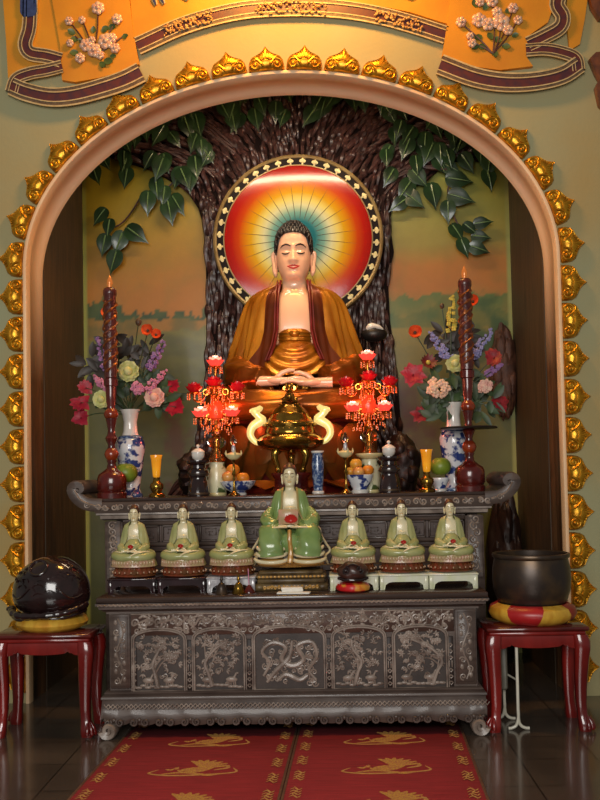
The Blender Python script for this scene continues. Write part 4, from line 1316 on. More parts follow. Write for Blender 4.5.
# ================================================================== SEATED FIGURES
HEADT = [(.50, .27, .15, .14), (.70, .30, .155, .15), (.80, .31, .155, .14), (.88, .295, .14, .13), (.95, .235, .118, .12), (.99, .150, .104, .112), (1.02, .110, .086, .108), (1.05, .098, .078, .104), (1.085, .097, .084, .106),
         (1.097, .098, .108, .108), (1.108, .092, .136, .112), (1.135, .100, .146, .120), (1.17, .114, .150, .135), (1.21, .125, .151, .15), (1.25, .132, .152, .162), (1.31, .136, .150, .170), (1.37, .137, .152, .172), (1.42, .134, .148, .168),
         (1.46, .126, .138, .160), (1.50, .108, .115, .140), (1.53, .080, .085, .11), (1.55, .045, .05, .06), (1.557, .004, .004, .004)]
def face_bump(x, z):
    d = 0.0
    if 1.207 < z < 1.375:
        t = (1.375 - z) / .135
        w = lerp(.012, .020, min(1, max(0, t))); amp = lerp(.006, .043, min(1, max(0, t)) ** 1.3)
        if z < 1.243: amp *= max(0, (z - 1.207) / .036) ** .8
        d += amp * G(x, w)
    for s in (-1, 1):
        d += .011 * G(x - s * .024, .010) * G(z - 1.242, .011)
        d -= .016 * G(x - s * .056, .030) * G(z - 1.322, .022)
        d += .016 * G(x - s * .056, .022) * G(z - 1.306, .014)
        d += .006 * G(x - s * .055, .030) * G(z - 1.368, .012)
        d += .005 * G(x - s * .075, .028) * G(z - 1.235, .03)
    d += .010 * G(x, .030) * G(z - 1.190, .014) - .007 * G(x, .026) * G(z - 1.162, .008) + .010 * G(x, .030) * G(z - 1.128, .016)
    return d
def head_point(th, z, off=0.0):
    w, f, b = interp(HEADT, z)
    c, s = math.cos(th), math.sin(th)
    e = 2 / 2.25
    x = (w + off) * math.copysign(abs(s) ** e, s)
    y = -((f if c > 0 else b) + off) * math.copysign(abs(c) ** e, c)
    if c > .25 and z > 1.11: y -= face_bump(x, z) * min(1, (c - .25) / .3)
    return Vector((x, y, z))
def hairline(th):
    a = abs(th)
    return interp([(0, 1.470), (.5, 1.462), (.85, 1.43), (1.0, 1.37), (1.25, 1.325), (1.5, 1.315), (1.75, 1.22), (2.2, 1.15), (PI, 1.13)], a)[0]

def hand(mb, side, wrist, tip_dir, k=1.0, q=1):
    """a resting hand, palm up: palm, four fingers of different lengths and a thumb"""
    w = Vector(wrist); d = Vector(tip_dir).normalized(); f = Vector((0, -1, 0)); up = Vector((0, 0, 1))
    pal = w + d * (.085 * k)
    mb.ell(pal, (.09 * k, .058 * k, .026 * k), 12, 8, M=Matrix.Rotation(0, 3, 'Z'))
    mb.tube([w - d * .06 * k, w, pal], [.036 * k, .034 * k, .03 * k], 10)
    for i, (o, L) in enumerate(((-.040, .105), (-.014, .125), (.012, .120), (.036, .095))):
        b = pal + d * (.065 * k) + f * (o * -k) + up * (.004 * k)
        pts = [b - d * .03 * k, b, b + d * (L * .4 * k) + up * (.010 * k), b + d * (L * .75 * k) + up * (.008 * k), b + d * (L * k) + up * (-.004 * k)]
        mb.tube(pts, [.014 * k, .0145 * k, .0135 * k, .012 * k, .007 * k], 8)
    b = pal - d * .03 * k + Vector((0, .045 * k, .012 * k))
    mb.tube([b, b + d * .05 * k + up * .045 * k, b + d * .10 * k + up * .062 * k, b + d * .135 * k + up * .060 * k], [.019 * k, .017 * k, .014 * k, .008 * k], 8)

def sleeve(mb, pts, rad, folds, amp, seg, n):
    c = bez(pts, n)
    def rr(t, a):
        r = interp([(i / (len(rad) - 1), v) for i, v in enumerate(rad)], t)[0]
        return r * (1 + amp * math.sin(folds * a + 7 * t) + amp * .7 * math.sin(26 * t + 2 * math.sin(a)))
    mb.tube(c, rr, seg, flat=1.0)

def figure(root, mt, xf, q=1.0, curls=True, legs='lotus', fold=1.0, slim=1.0, opn=1.0):
    """serene seated figure; q scales the mesh resolution, xf the size"""
    N = int(72 * q) // 2 * 2
    th = [PI * math.copysign(abs(u) ** 1.25, u) for u in [-1 + 2 * i / N for i in range(N)]]
    # body: torso, neck, head and hands
    mb = MB(xf)
    zs = [.50, .6, .70, .80, .88, .92, .95, .97, .99, 1.005, 1.02, 1.035, 1.05, 1.07, 1.085, 1.095, 1.104, 1.112] + [1.12 + .0085 * i / (1 if q > .7 else .5) for i in range(int(40 * (1 if q > .7 else .5)))] + [1.47, 1.49, 1.51, 1.53, 1.545, 1.553, 1.557]
    mb.loft([[head_point(a, z) for a in th] for z in zs], True, True, True)
    for s in (-1, 1):           # long ears
        e = bez([(s * .138, .005, 1.345), (s * .160, .018, 1.338), (s * .168, .022, 1.30), (s * .155, .012, 1.24), (s * .152, .002, 1.19), (s * .146, -.004, 1.145)], 10)
        mb.tube(e, [.012, .019, .022, .019, .018, .021, .025, .026, .022, .010], 8, flat=.8)
        mb.ell((s * .143, .005, 1.26), (.014, .030, .075), 8, 8)
    if legs == 'lotus':
        hand(mb, -1, (-.215, -.46, .262), (1, 0, 0), 1.15); hand(mb, 1, (.215, -.50, .238), (-1, 0, 0), 1.15)
    else:
        hand(mb, -1, (-.215, -.46, .31), (1, -.1, 0), 1.15); hand(mb, 1, (.215, -.47, .29), (-1, -.1, 0), 1.15)
    body = build(mb, 'body', mt['skin'], root, ang=80)
    # hair
    mb = MB(xf)
    rows = []
    nt = int(14 * q) + 4
    for i in range(nt + 1):
        t = i / nt
        row = []
        for a in th:
            zb = hairline(a); z = zb + (1.548 - zb) * (1 - (1 - t) ** 1.6)
            p = head_point(a, min(z, 1.55), .013 if i else -.004)
            p.z += .02 * t * t
            row.append(p)
        rows.append(row)
    mb.loft(rows, True, False, True)
    mb.ell((0, .015, 1.545), (.080, .085, .050), 20, 10)
    if curls:
        rnd = random.Random(2)
        for i in range(1, nt):
            t = i / nt
            m = max(10, int(34 * (1 - t * .6)))
            for k in range(m):
                a = -PI + 2 * PI * (k + .5 * (i % 2)) / m
                zb = hairline(a) + .008; z = zb + (1.545 - zb) * (1 - (1 - t) ** 1.6)
                p = head_point(a, min(z, 1.55), .012); p.z += .02 * t * t
                mb.ell(p, (.0125, .0125, .0105), 7, 5)
        for k in range(26):
            a = k * 2.4; r = .072 * math.sqrt(k / 26)
            mb.ell((r * math.cos(a), .015 + r * math.sin(a), 1.545 + .050 * math.sqrt(max(0, 1 - (r / .082) ** 2))), (.014, .014, .012), 7, 5)
    build(mb, 'hair', mt['hair'], root, ang=80)
    # painted face
    def onface(x, z, o=.002):
        best = min((abs(head_point(a, z).x - x), a) for a in [-.95 + 1.9 * i / 160 for i in range(161)])[1]
        p = head_point(best, z); p.y -= o; return p
    mb = MB(xf)
    for s in (-1, 1):
        mb.tube([onface(s * x, z) for x, z in ((.018, 1.354), (.038, 1.366), (.060, 1.371), (.082, 1.365), (.102, 1.350))], [.004, .0075, .0075, .006, .002], 6)
        mb.tube([onface(s * x, z, .001) for x, z in ((.028, 1.305), (.042, 1.297), (.058, 1.294), (.074, 1.298), (.090, 1.309))], [.003, .0055, .006, .0055, .0035], 6)
    build(mb, 'brow_line', mt['brow'], root)
    mb = MB(xf)
    mb.tube([onface(x, z, -.001) for x, z in ((-.050, 1.198), (-.024, 1.198), (-.007, 1.202), (0, 1.199), (.007, 1.202), (.024, 1.198), (.050, 1.198))], [.002, .006, .007, .006, .007, .006, .002], 7)
    mb.tube([onface(x, z, -.001) for x, z in ((-.047, 1.196), (-.022, 1.184), (0, 1.179), (.022, 1.184), (.047, 1.196))], [.002, .006, .008, .006, .002], 7)
    build(mb, 'lips', mt['lips'], root)
    # outer robe
    RT = [(.20, .50, .34, .28), (.33, .525, .33, .28), (.42, .520, .30, .27), (.54, .485, .265, .25), (.68, .445, .225, .22), (.82, .415, .205, .20), (.90, .395, .195, .185), (.96, .365, .175, .170), (1.01, .315, .155, .155), (1.04, .255, .135, .140), (1.062, .180, .120, .126), (1.085, .128, .110, .118), (1.10, .122, .106, .116)]
    OP = [(.20, .30), (.42, .21), (.56, .155), (.68, .132), (.85, .126), (1.0, .120), (1.10, .104)]
    zs = [.20 + .90 * (i / (34 * max(q, .5))) for i in range(int(34 * max(q, .5)) + 1)]
    n2 = int(150 * q)
    mb = MB(xf); rows = []; edges = ([], [])
    for z in zs:
        w, f, b = interp(RT, z); op = interp(OP, z)[0] * opn
        w *= lerp(slim, 1, max(0, min(1, (z - .95) / .12)))
        t0 = math.asin(min(.95, op / w))
        A = fold * lerp(.11, .004, min(1, (z - .2) / .84))
        row = []
        for i in range(n2 + 1):
            a = t0 + (2 * PI - 2 * t0) * i / n2
            m = abs(((a + PI) % (2 * PI)) - PI)
            env = min(1, (m - t0) / .15)
            k = 1 + env * A * (math.sin(17 * m + 2.4 * math.sin(2.2 * m + z * 1.6)) * .75 + .62 * math.sin(35 * m + 1.2 * z + 1.5 * math.sin(3 * m)) - .2)
            c, s_ = math.cos(a), math.sin(a)
            arm = .03 * G(m - 1.35, .45) * G(z - .62, .25)
            row.append(Vector((s_ * (w * k + arm), -c * ((f if c > 0 else b) * k + .0), z)))
        rows.append(row); edges[0].append(row[0]); edges[1].append(row[-1])
    c1 = max(3, int(n2 * .055))
    mb.loft([r[c1:n2 + 1 - c1] for r in rows], wrap=False)
    for seg_ in (slice(0, c1 + 1), slice(n2 - c1, n2 + 1)): mb.loft([r[seg_] for r in rows], wrap=False, mi=1)
    rb = build(mb, 'robe', [mt['robe'], mt.get('lapel', mt['robe'])], root, ang=80)
    mb = MB(xf)
    for e in edges:
        e2 = [p + Vector((0, -.006, 0)) for p in e if p.z > .42]
        mb.tube(e2, .011, 8)
        if mt.get('wide_trim'):
            mb.tube([p + Vector((math.copysign(.022, p.x), -.006, 0)) for p in e2], .006, 6)
    build(mb, 'robe_trim', mt['trim'], root)
    # sleeves
    for s in (-1, 1):
        mb = MB(xf)
        sleeve(mb, [(s * .43 * slim, -.06, .40), (s * .45 * slim, -.16, .36), (s * .36 * slim, -.33, .30), (s * .225 * slim, -.44, .28)], [.07, .125, .115, .085], 6, .06 * fold, int(44 * q), int(40 * q))
        # hanging cuff
        rows = []
        for i in range(9):
            t = i / 8; m = int(28 * q)
            rows.append([(s * slim * (.32 + (j / m - .5) * (.26 + .10 * t)), -.40 - .05 * t + .035 * math.sin(j / m * 16 + t) * (t + .3) + .16 * (j / m) * 0, .33 - .20 * t - .05 * t * math.sin(j / m * PI)) for j in range(m + 1)])
        mb.loft(rows, wrap=False)
        build(mb, 'sleeve', mt['robe_in'], root, ang=80)
    # sash and waist drape
    mb = MB(xf); rows = []
    for z, w, f in ((.50, .24, .215), (.56, .20, .198), (.60, .185, .192), (.62, .18, .200), (.65, .178, .202), (.675, .175, .194), (.69, .17, .172)):
        rows.append([Vector((w * math.sin(a), -f * math.cos(a), z + .010 * math.cos(a * 2))) for a in [-1.5 + 3 * i / 24 for i in range(25)]])
    mb.loft(rows, wrap=False)
    for i in range(5):
        mb.tube([(.17 * math.sin(a), -.205 * math.cos(a), .665 - i * .022 - .018 * math.cos(a * 1.2) * i * .4) for a in [-1.2 + 2.4 * k / 12 for k in range(13)]], .007, 6)
    mb.ell((0, -.215, .655), (.042, .022, .030), 12, 8)
    build(mb, 'sash', mt['sash'], root, ang=80)
    mb = MB(xf); rows = []; n3 = int(90 * q)
    for i in range(41):
        t = i / 40
        z = .60 - .26 * t - .03 * t * t; w = lerp(.115, .275, t ** .7); f = .195 + .20 * math.sin(t * PI * .5) ** .8
        row = []
        for j in range(n3 + 1):
            a = -1.35 + 2.7 * j / n3
            k = 1 + fold * .034 * math.sqrt(t) * math.sin(24 * (t - .5 * math.cos(1.15 * a)))
            row.append(Vector((w * k * math.sin(a) / math.sin(1.35), -f * k * (.45 + .55 * math.cos(a)), z + .05 * (1 - math.cos(a)) * t)))
        rows.append(row)
    mb.loft(rows, wrap=False)
    build(mb, 'waist_drape', mt['robe'], root, ang=80)
    if legs == 'lotus':
        mb = MB(xf)
        for s in (-1, 1):
            ls = .5 + .5 * slim
            sleeve(mb, [(s * .20 * ls, .12, .14), (s * .42 * ls, -.02, .14), (s * .575 * ls, -.14, .12), (s * .50 * ls, -.34, .10), (s * .22 * ls, -.48, .08), (-s * .10 * ls, -.50, .10)], [.16, .16, .140, .13, .12, .09], 7, .05 * fold, int(36 * q), int(60 * q))
        mb.ell((0, .02, .10), (.50, .34, .13), int(40 * q), 10)
        build(mb, 'lower_robe', mt['lower'], root, ang=80)
    return body

# ------------------------------------------------------------------ the great statue
BY = 7.25
bp_ = P(297, 419, BY)
TZ = 1.402
throne_h = bp_.z - TZ
gb = thing('buddha_statue', 'large seated gilt Buddha statue with painted face, hands joined in its lap, before the halo', 'statue', (bp_.x, BY, bp_.z))
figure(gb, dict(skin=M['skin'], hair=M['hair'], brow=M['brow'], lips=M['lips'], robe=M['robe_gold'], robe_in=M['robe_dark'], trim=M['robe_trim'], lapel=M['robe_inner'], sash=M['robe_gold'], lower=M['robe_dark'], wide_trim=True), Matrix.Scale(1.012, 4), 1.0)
# lotus throne
th_ = thing('lotus_throne', 'broad lotus throne with brown gilt petals, carrying the large seated statue', 'throne', (bp_.x, BY, TZ))
H = throne_h
mb = MB(); mb.lathe([(.01, 0), (.60, 0), (.62, .04), (.56, .08), (.50, .14), (.52, .22), (.55, .34), (.58, H - .08), (.62, H - .05), (.01, H - .05)], seg=48, sy=.80)
build(mb, 'core', M['throne_red'], th_)
for nm, n, L, W_, r0, z0, tilt, off in (('outer_petal', 14, .44, .34, .56, .10, .38, 0), ('inner_petal', 14, .36, .32, .64, .26, .16, .5), ('base_petal', 16, .20, .26, .56, .13, .6, .25)):
    for k in range(n):
        a = 2 * PI * (k + off) / n
        if math.sin(a) > .55: continue
        d = Vector((math.cos(a), math.sin(a) * .8, 0)); dn = d.normalized()
        mb = MB()
        b = d * r0 + Vector((0, 0, z0))
        dirv = dn * tilt + Vector((0, 0, 1 if nm != 'base_petal' else -.35))
        for o_ in (0, .012):
            mb.petal(b - dn * o_, dirv, -dn if nm != 'base_petal' else Vector((0, 0, 1)), L, W_, .22, 8, 6, cup=.35, wmax=.55)
        build(mb, nm, M['throne'], th_)
mb = MB(); mb.lathe([(.01, H - .055), (.66, H - .055), (.69, H - .03), (.66, H - .008), (.55, H - .002), (.01, H - .002)], seg=48, sy=.80); build(mb, 'seat_cloth', M['throne_red'], th_)

# ------------------------------------------------------------------ small green-robed statues on the low altar
LT = .851
YS_ = 5.80
def small_parts(loc, label, group):
    r = thing('buddha_figurine', label, 'figurine', loc, group=group)
    k = .219
    zoff = .112
    xf = Matrix.Translation((0, 0, zoff)) @ Matrix.Scale(k, 4)
    figure(r, dict(skin=M['ivory'], hair=M['brown_hair'], brow=M['brow_soft'], lips=M['ochre_glaze'], robe=M['celadon'], robe_in=M['celadon'], trim=M['celadon'], sash=M['ivory'], lower=M['celadon']), xf, .42, curls=False, fold=.6, slim=.80, opn=1.25)
    mb = MB(xf)
    mb.tube(bez([(.52, -.22, .22), (.36, -.44, .24), (.14, -.56, .20), (-.02, -.60, .12)], 12), [.02, .04, .045, .045, .045, .045, .045, .045, .045, .04, .035, .02], 8, flat=.6)
    build(mb, 'pale_hem', M['ivory'], r)
    mb = MB(xf)
    mb.tube(bez([(-.55, -.20, .23), (-.42, -.36, .24), (-.26, -.50, .22)], 10), [.015, .03, .035, .035, .035, .035, .03, .03, .025, .01], 8, flat=.6)
    build(mb, 'pale_hem', M['ivory'], r)
    mb = MB(xf)
    for i in range(7):
        a = -.9 + .3 * i
        mb.petal((0, -.55, .36), (math.sin(a), -.25, math.cos(a)), (0, -1, .2), .11, .07, .1, 5, 4)
    mb.ell((0, -.56, .38), (.045, .035, .05), 10, 8)
    build(mb, 'lotus_bud', M['red_dot'], r)
    # robe falling over the lotus seat at both sides, pink petals in front
    mb = MB(xf); rows = []
    for t in range(8):
        u = t / 7; z = .16 - .36 * u
        rows.append([(math.sin(a) * (lerp(.50, .66, u ** .8) + .02 * math.sin(9 * a + 3)), -math.cos(a) * (lerp(.40, .52, u) + .015 * math.sin(11 * a)), z) for a in [2 * PI * i / 56 for i in range(56)]])
    mb.loft(rows, True, True, True)
    build(mb, 'robe_hem', M['celadon'], r)
    mb = MB(xf)
    for row, (zb, L, n) in enumerate(((-.19, .20, 15), (-.07, .20, 14))):
        for i in range(n):
            a = -1.02 + 2.04 * (i + .5 * row) / (n - 1)
            d = Vector((math.sin(a), -math.cos(a), 0))
            b = Vector((math.sin(a) * (.69 - .04 * row), -math.cos(a) * (.56 - .03 * row), zb))
            mb.ell(b + Vector((0, 0, .10)) * (1 - .0 * row) + d * (-.02), (.052, .045, .075), 8, 6)
    rows = [[(math.sin(a) * w, -math.cos(a) * w * .8, z) for a in [-1.15 + 2.3 * i / 30 for i in range(31)]] for w, z in ((.70, -.20), (.685, -.05), (.655, .10))]
    mb.loft(rows, wrap=False)
    build(mb, 'petal_band', M['pink_lotus'], r)
    mb = MB(xf)
    mb.lathe([(.01, -.50), (.60, -.50), (.64, -.47), (.62, -.43), (.55, -.40), (.56, -.26), (.64, -.22), (.62, -.18), (.01, -.18)], seg=40, sy=.82)
    for i in range(22):
        a = 2 * PI * i / 22
        d = Vector((math.cos(a), math.sin(a), 0))
        mb.petal((d.x * .58, d.y * .48, -.25), Vector((0, 0, -1)) + d * .45, d, .20, .19, .15, 5, 4, cup=-.35)
    mb.tube([(.63 * math.cos(2 * PI * i / 40), .63 * .82 * math.sin(2 * PI * i / 40), -.205) for i in range(41)], .02, 6)
    lb = build(mb, 'lotus_base', M['red_lotus'], r)
    mb = MB(xf)
    for i in range(22):
        a = 2 * PI * (i + .5) / 22
        mb.ell((.66 * math.cos(a), .66 * .82 * math.sin(a), -.36), (.020, .020, .030), 6, 5)
    build(mb, 'pearl_pattern', M['pink_lotus'], lb)
    return r
def small_stand(loc, m, label, panel=None):
    s = thing('figurine_stand', label, 'stand', loc, group='low stands under the green-robed figurines')
    w, d, h = .150, .110, .098
    mb = MB(); mb.box((0, 0, h - .008), (2 * w + .012, 2 * d + .012, .014), .004); build(mb, 'stand_top', m, s)
    for sy in (-1, 1):
        mb = MB(); n = 16
        poly = [(-w, 0), (-w, h - .014), (w, h - .014), (w, 0), (w - .028, 0), (w - .034, .030), (w - .055, .044), (w - .075, .048), (-w + .075, .048), (-w + .055, .044), (-w + .034, .030), (-w + .028, 0)]
        quads = [(0, 1, 10, 11), (1, 9, 10), (1, 8, 9), (1, 2, 7, 8), (2, 6, 7), (2, 5, 6), (2, 3, 4, 5)]
        f = [(a, sy * d, b) for a, b in poly]; bk = [(a, sy * (d - .014), b) for a, b in poly]
        mb.add(f + bk, quads + [tuple(12 + i for i in q) for q in quads] + [(i, (i + 1) % 12, 12 + (i + 1) % 12, 12 + i) for i in range(12)])
        build(mb, 'apron', panel or m, s)
    for sx in (-1, 1):
        for sy in (-1, 1):
            mb = MB(); mb.box((sx * (w - .012), sy * (d - .010), h / 2 - .007), (.028, .024, h - .014), .004); build(mb, 'leg', m, s)
    return s
spots = [(135, 'dark'), (184, 'dark'), (232.5, 'silver'), (353.5, 'jade'), (402.5, 'jade'), (451, 'jade')]
slab = ['glossy plum dark stand by the wooden fish end of the low altar', 'glossy plum dark stand, second from the wooden fish end of the altar', 'silvery stand with bells in front of it, beside the central statue',
        'pale stand half hidden by the small wooden fish on red cushion', 'pale yellow stand between two other pale stands', 'white and pale stand by the bronze bowl end of the low altar']
flab = ['small green-robed seated figurine by the wooden fish end of the low altar', 'small green-robed seated figurine, second from the wooden fish end of the altar', 'small green-robed seated figurine on the silvery stand behind the bells',
        'small green-robed seated figurine behind the small wooden fish on red cushion', 'small green-robed seated figurine, second from the bronze bowl end of the altar', 'small green-robed seated figurine by the bronze bowl end of the low altar']
proto = None
for (px, k), sl, fl_ in zip(spots, slab, flab):
    x = PX(px, 570, YS_)
    small_stand((x, YS_, LT), M[{'dark': 'stand_dark', 'silver': 'stand_silver', 'jade': 'stand_jade'}[k]], sl, None if k != 'jade' else M['stand_jade'])
    loc = (x, YS_, LT + .099)
    if proto is None: proto = small_parts(loc, fl_, 'green-robed figurines on the low altar')
    else: copy_thing(proto, loc, fl_)

# ------------------------------------------------------------------ the central green-robed statue
CX = PX(291, 560, 5.82); CY = 5.84
st = thing('statue_stand', 'carved brown stepped stand under the central green-robed statue', 'stand', (CX, CY, LT))
mb = MB()
for z, h, w, d in ((.022, .044, .235, .115), (.060, .030, .215, .105), (.088, .026, .225, .11), (.112, .024, .205, .10)):
    mb.box((0, 0, z), (2 * w, 2 * d, h), .008)
build(mb, 'stepped_block', M['stand_wood'], st)
mb = MB(); rnd = random.Random(4)
for k in range(-8, 9):
    mb.tube(spiral((k * .024, .022), .012, 1.3, rnd.uniform(0, 6), rnd.choice((-1, 1)), 10, y=-.117), .004, 5)
    mb.ell((k * .025, -.112, .088), (.010, .005, .008), 6, 5)
build(mb, 'scroll_pattern', M['ochre_glaze'], st)
for s in (-1, 1):
    mb = MB(); mb.ell((s * .20, -.095, .024), (.04, .032, .024), 12, 8); build(mb, 'foot', M['stand_wood'], st)
cs = thing('buddha_statue', 'green-robed porcelain statue seated on a rock, tallest on the low altar, holding a red lotus', 'statue', (CX, CY, LT + .125))
k = .315; zo = .185
xf = Matrix.Translation((0, 0.02, zo)) @ Matrix.Scale(k, 4)
figure(cs, dict(skin=M['ivory'], hair=M['brown_hair'], brow=M['brow_soft'], lips=M['ochre_glaze'], robe=M['celadon_big'], robe_in=M['celadon_big'], trim=M['trim_tan'], sash=M['ivory'], lower=M['celadon_big'], wide_trim=True), xf, .6, curls=False, legs='royal', fold=.6, slim=.84, opn=1.2)
mb = MB(xf)
for s in (-1, 1):
    sleeve(mb, [(s * .16, .10, .14), (s * .30, -.15, .15), (s * .37, -.40, .12), (s * .38, -.52, -.05), (s * .36, -.52, -.26)], [.20, .250, .275, .255, .27], 5, .05, 32, 40)
mb.ell((0, 0, .08), (.56, .34, .18), 30, 12)
mb.ell((0, -.40, -.02), (.26, .24, .22), 20, 12)
build(mb, 'lower_robe', M['celadon_big'], cs)
for s in (-1, 1):
    mb = MB(xf); sleeve(mb, [(s * .38, -.06, .66), (s * .47, -.18, .48), (s * .42, -.36, .36), (s * .26, -.46, .34)], [.06, .13, .15, .10], 6, .07, 28, 28)
    build(mb, 'draped_sleeve', M['celadon_big'], cs)
for s in (-1, 1):
    mb = MB(xf)
    for rr, zz in ((.285, -.10), (.30, -.22), (.335, -.33)):
        mb.tube([(s * .37 + rr * math.sin(a), -.46 - rr * .75 * math.cos(a), zz - .06 * math.cos(a)) for a in [-1.7 + 3.4 * i / 20 for i in range(21)]], [.015] + [.036] * 19 + [.015], 8)
    build(mb, 'pale_hem', M['ivory'], cs)
    mb = MB(xf)
    mb.tube(bez([(s * .05, -.60, .30), (s * .22, -.63, .30), (s * .40, -.56, .28), (s * .55, -.38, .22)], 14), .035, 8, flat=.6)
    build(mb, 'lap_hem', M['ivory'], cs)
mb = MB(xf)
mb.tube(bez([(0, -.58, .24), (0, -.62, .05), (.02, -.60, -.2), (0, -.64, -.42)], 14), [.06, .07, .07, .07, .08, .08, .08, .08, .08, .09, .09, .10, .10, .09], 10, flat=.6)
for s in (-1, 1):
    mb.ell((s * .36, -.46, -.40), (.33, .27, .09), 24, 10)
build(mb, 'under_robe', M['ochre_glaze'], cs)
mb = MB(xf)
mb.lathe([(.01, -.52), (.60, -.52), (.63, -.46), (.60, -.38), (.62, -.20), (.58, -.02), (.40, .08), (.01, .1)], seg=36, sy=.62, fold=lambda a, z: .05 * math.sin(5 * a + z * 6) + .03 * math.sin(11 * a - z * 9))
build(mb, 'rock_seat', M['stand_wood'], cs)
mb = MB(xf)
for i in range(12):
    a = -1.3 + 2.6 * i / 11
    d = Vector((math.sin(a), -math.cos(a), 0))
    mb.petal((d.x * .50, d.y * .42, -.52), Vector((0, 0, .6)) + d, d + Vector((0, 0, -.5)), .18, .20, -.1, 5, 4)
mb.lathe([(.01, -.515), (.66, -.515), (.68, -.48), (.62, -.44), (.01, -.44)], seg=36, sy=.66)
build(mb, 'lotus_base', M['ochre_glaze'], cs)
for s in (-1, 1):
    mb = MB(xf)
    mb.tube(bez([(s * .50, .0, .30), (s * .60, .02, .22), (s * .62, .02, .10), (s * .72, -.05, -.08), (s * .80, -.05, -.22), (s * .70, -.08, -.34), (s * .76, -.06, -.50)], 24), [.02] + [.045] * 22 + [.02], 8, flat=.5)
    build(mb, 'ribbon', M['ivory'], cs)
mb = MB(xf); mb.box((-.02, -.50, .50), (.40, .03, .30), .01); pl = build(mb, 'plaque', M['pink_lotus'], cs)
mb = MB(xf)
for i in range(9):
    a = -1.3 + 2.6 * i / 8
    mb.petal((.03, -.53, .42), (math.sin(a), -.25, math.cos(a)), (0, -1, .1), .15, .09, .05, 5, 4)
mb.ell((.03, -.54, .42), (.06, .03, .05), 10, 8)
build(mb, 'lotus_bud', M['red_dot'], cs)
# ================================================================== THINGS ON THE HIGH ALTAR
UZ = 1.4455
def U(Y): return Y / FPX
def prof_px(p, k): return [(r * k, z * k) for z, r in p]
FISH, BOWL = 'the wooden fish side', 'the bronze bowl side'

# candlesticks and candles ------------------------------------------
def candlestick(px, side, Y=6.22):
    k = U(Y); x = PX(px, 480, Y)
    r = thing('candlestick', 'tall turned red wood candlestick on ' + side + (' with a thin drip plate' if side == BOWL else ' of the high altar'), 'candlestick', (x, Y, UZ), group='turned candlesticks')
    P1 = [(0, 14.6), (5, 14.8), (6.5, 13.2), (9, 14.8), (20, 14.6), (24, 13), (27, 8.5), (30, 5), (35, 4), (37, 5), (38, 5)]
    mb = MB(); mb.lathe(prof_px(P1, k), seg=36); build(mb, 'base', M['turned'], r)
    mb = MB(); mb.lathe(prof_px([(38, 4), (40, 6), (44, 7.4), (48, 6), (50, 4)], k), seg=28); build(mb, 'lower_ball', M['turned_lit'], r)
    mb = MB(); mb.lathe(prof_px([(50, 4), (53, 3.4), (57, 5), (60, 6.2), (64, 4), (69, 3.4), (75, 4.6), (79, 5.4), (80, 5.5)], k), seg=28); build(mb, 'stem', M['turned'], r)
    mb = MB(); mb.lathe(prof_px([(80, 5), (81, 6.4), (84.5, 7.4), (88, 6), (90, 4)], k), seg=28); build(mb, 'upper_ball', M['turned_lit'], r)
    mb = MB(); mb.lathe(prof_px([(90, 4), (93, 4), (97, 5), (105, 5.2), (112, 5.6), (113, 7), (120, 7.2), (121, 5)], k), seg=28); build(mb, 'cup', M['turned'], r)
    if side == BOWL:
        mb = MB(); mb.lathe(prof_px([(61.5, 5), (62, 28), (63, 28.5), (64, 27), (63.5, 5)], k), seg=36); build(mb, 'drip_plate', M['iron'], r)
    z0 = UZ + 121 * k
    c = thing('candle', 'carved maroon dragon candle with a flame-shaped bulb on ' + side, 'candle', (x, Y, z0), group='carved dragon candles')
    Hc = 91
    mb = MB(); mb.lathe(prof_px([(0, 6.2), (3, 6.4), (Hc - 8, 6), (Hc - 7, 6.8), (Hc - 2, 6.8), (Hc, 5.5), (Hc + 1, 3.5)], k), seg=28); build(mb, 'wax_body', M['candle'], c)
    mb = MB()
    for ph in (0, PI * 2 / 3, PI * 4 / 3):
        n = 70
        pts = [((6.4 * k) * math.cos(ph + t * 5.0 * PI), (6.4 * k) * math.sin(ph + t * 5.0 * PI), (6 + t * (Hc - 18)) * k) for t in [i / (n - 1) for i in range(n)]]
        mb.tube(pts, [.008 + .004 * math.sin(i * 1.1) for i in range(n)], 6)
    rnd = random.Random(int(px))
    for i in range(46):
        a = rnd.uniform(0, 2 * PI); z = rnd.uniform(6, Hc - 10)
        mb.ell((6.2 * k * math.cos(a), 6.2 * k * math.sin(a), z * k), (.007, .007, .010), 6, 5)
    build(mb, 'dragon_pattern', M['candle_gold'], c)
    mb = MB(); mb.lathe(prof_px([(Hc + 1, 2.2), (Hc + 3, 2.2), (Hc + 5, 3.0), (Hc + 8, 2.7), (Hc + 11, 1.5), (Hc + 14, .2)], k), seg=20); build(mb, 'flame_bulb', M['flame_bulb'], c)
candlestick(112, FISH); candlestick(470, BOWL)

